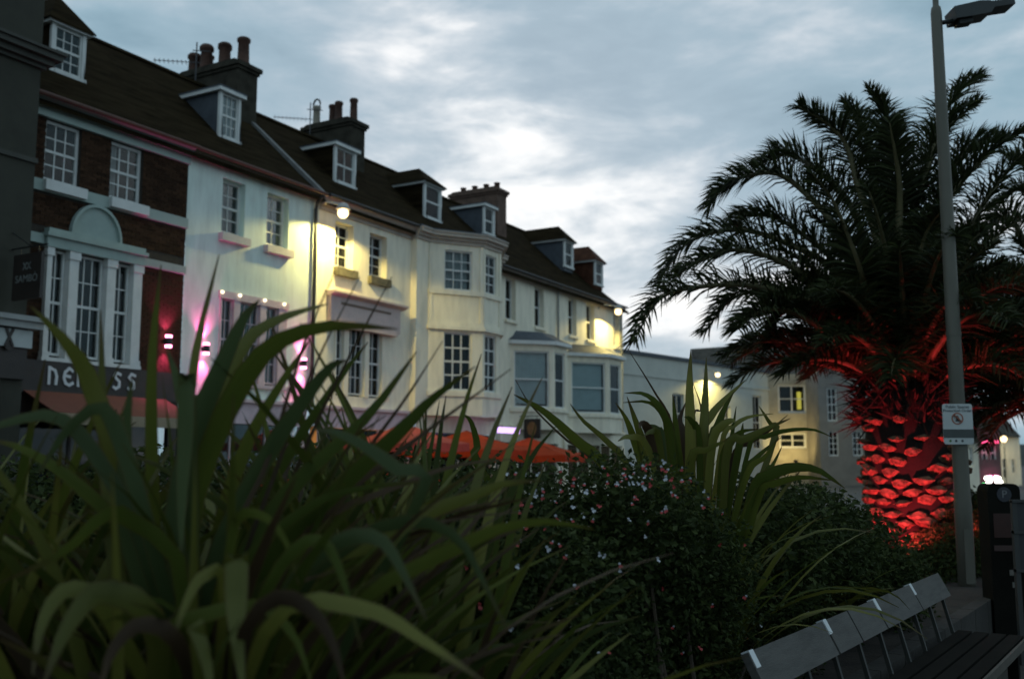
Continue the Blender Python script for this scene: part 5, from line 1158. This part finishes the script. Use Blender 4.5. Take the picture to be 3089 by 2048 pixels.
# two-tone flowers: white hood, red lip
RED = mat('flower_red', (.34, .03, .03), .6, .15, 20); WH = mat('flower_white', (.42, .43, .46), .6, .05, 20)
def flowermesh(red):
    b = MB(); b.lathe([(.0025, 0), (.003, .008), (.005, .014)], n=6); b.add([(-.006, .002, .012), (.006, .002, .012), (.0085, .004, .022), (0, .006, .028), (-.0085, .004, .022)], [(0, 1, 2, 3, 4)]); b.add([(-.006, -.001, .012), (-.008, -.006, .020), (0, -.004, .025), (.008, -.006, .020), (.006, -.001, .012)], [(0, 1, 2, 3, 4)])
    n0 = len(b.f); b.add([(-.006, -.003, .013), (-.015, -.014, .006), (-.009, -.017, -.006), (0, -.013, -.002), (.009, -.017, -.006), (.015, -.014, .006), (.006, -.003, .013)], [(0, 1, 2, 3), (0, 3, 6), (3, 4, 5, 6)])
    me = b.mesh('flower', WH); me.materials.append(RED)
    for i, p in enumerate(me.polygons):
        if i >= n0 or red == 2: p.material_index = 1 if red else 0
    return me
FM = [flowermesh(0), flowermesh(1), flowermesh(2)]
r = random.Random(9); bl = blobset(pts, SR)
spots = [(2005, 1400), (2040, 1405), (1895, 1415), (1870, 1440), (1905, 1455), (1930, 1430), (1945, 1460), (1965, 1425), (2100, 1400), (2130, 1380), (2160, 1390), (2120, 1470), (2140, 1480), (2155, 1500), (2150, 1465), (2165, 1480), (2045, 1490), (1855, 1450), (1960, 1470), (2010, 1440), (2030, 1455)]
for i in range(150):
    if i < 42: u, v = spots[i % len(spots)]; u += r.uniform(-22, 22); v += r.uniform(-16, 16)
    elif i < 110: u, v = r.uniform(1520, 2350), 1400 + abs(r.gauss(0, 130)) + abs(1990 - 1500) * 0
    else: u, v = r.uniform(1400, 2450), r.uniform(1450, 2000)
    dd = ray(u, v); best = None
    for (x, y, z, a, b, c) in bl:       # where this ray meets the bush
        cc = Vector((x, y, z)) + SR - Vector((0, 0, EYE)); s_ = Vector((1 / a, 1 / b, 1 / c)) * (1 / .97)
        d_ = Vector((dd.x * s_.x, dd.y * s_.y, dd.z * s_.z)); c_ = Vector((cc.x * s_.x, cc.y * s_.y, cc.z * s_.z))
        A_ = d_.dot(d_); B_ = d_.dot(c_); D_ = B_ * B_ - A_ * (c_.dot(c_) - 1)
        if D_ > 0:
            t = (B_ - math.sqrt(D_)) / A_
            if best is None or t < best: best = t
    if best is None: continue
    p = dd * best + Vector((0, 0, EYE)) - SR - dd.normalized() * .015
    o = link('flower', FM[r.choices((0, 1, 2), (.3, .5, .2))[0]], sal); o.location = p; o.rotation_euler = (r.uniform(-.5, .5), r.uniform(-.6, .6), r.uniform(-.9, .9)); k = r.uniform(.42, .75); o.scale = (k, k, k)
def mass(name, label, spots, n, size, seed, root, m=LEAFD, grp='dark shrubs in the bed'):
    pts = [(atD(u, v, d) - Vector((0, 0, rz_ * .8)), rx_, rx_, rz_) for u, v, d, rx_, rz_ in spots]
    return shrub(name, label, root, blobset(pts, root), n, size, m, seed, grp)
mass('dark_shrub', 'dark low shrub at the foot of the palm trunk, behind the bench', [(2300, 1465, 6.3, .42, .42), (2400, 1490, 6.9, .45, .45), (2330, 1600, 6.0, .4, .4), (2450, 1500, 7.4, .5, .5), (2560, 1560, 8.0, .5, .45), (2660, 1640, 8.6, .45, .4), (2560, 1640, 7.2, .45, .4), (2680, 1700, 7.9, .4, .35)], 26000, .05, 31, Vector((2.55, 7.8, .42)))
mass('dark_shrub', 'dark low shrub right of the palm trunk, behind the lamp post', [(2860, 1600, 11.5, .45, .4), (2960, 1540, 12.0, .6, .45), (3060, 1500, 12.4, .6, .4), (2790, 1650, 11.0, .35, .35)], 20000, .055, 32, Vector((5.3, 11.7, .42)))
mass('dark_shrub', 'dark shrub under the arching flax leaves, left part of the bed', [(150, 1700, 3.5, .45, .45), (420, 1650, 3.7, .45, .5), (700, 1640, 3.8, .45, .5), (950, 1600, 3.9, .45, .5), (1150, 1560, 4.1, .42, .45), (1300, 1480, 4.6, .40, .4)], 42000, .045, 33, Vector((-.85, 3.9, .42)))
mass('dark_shrub', 'dark shrub hedge on the far side of the bed, before the parasols', [(100, 1430, 6.2, .7, .6), (500, 1410, 6.4, .7, .6), (880, 1400, 6.6, .7, .6), (1200, 1405, 6.8, .7, .6), (1480, 1420, 7.0, .6, .5)], 36000, .055, 34, Vector((-1.6, 6.5, .42)))
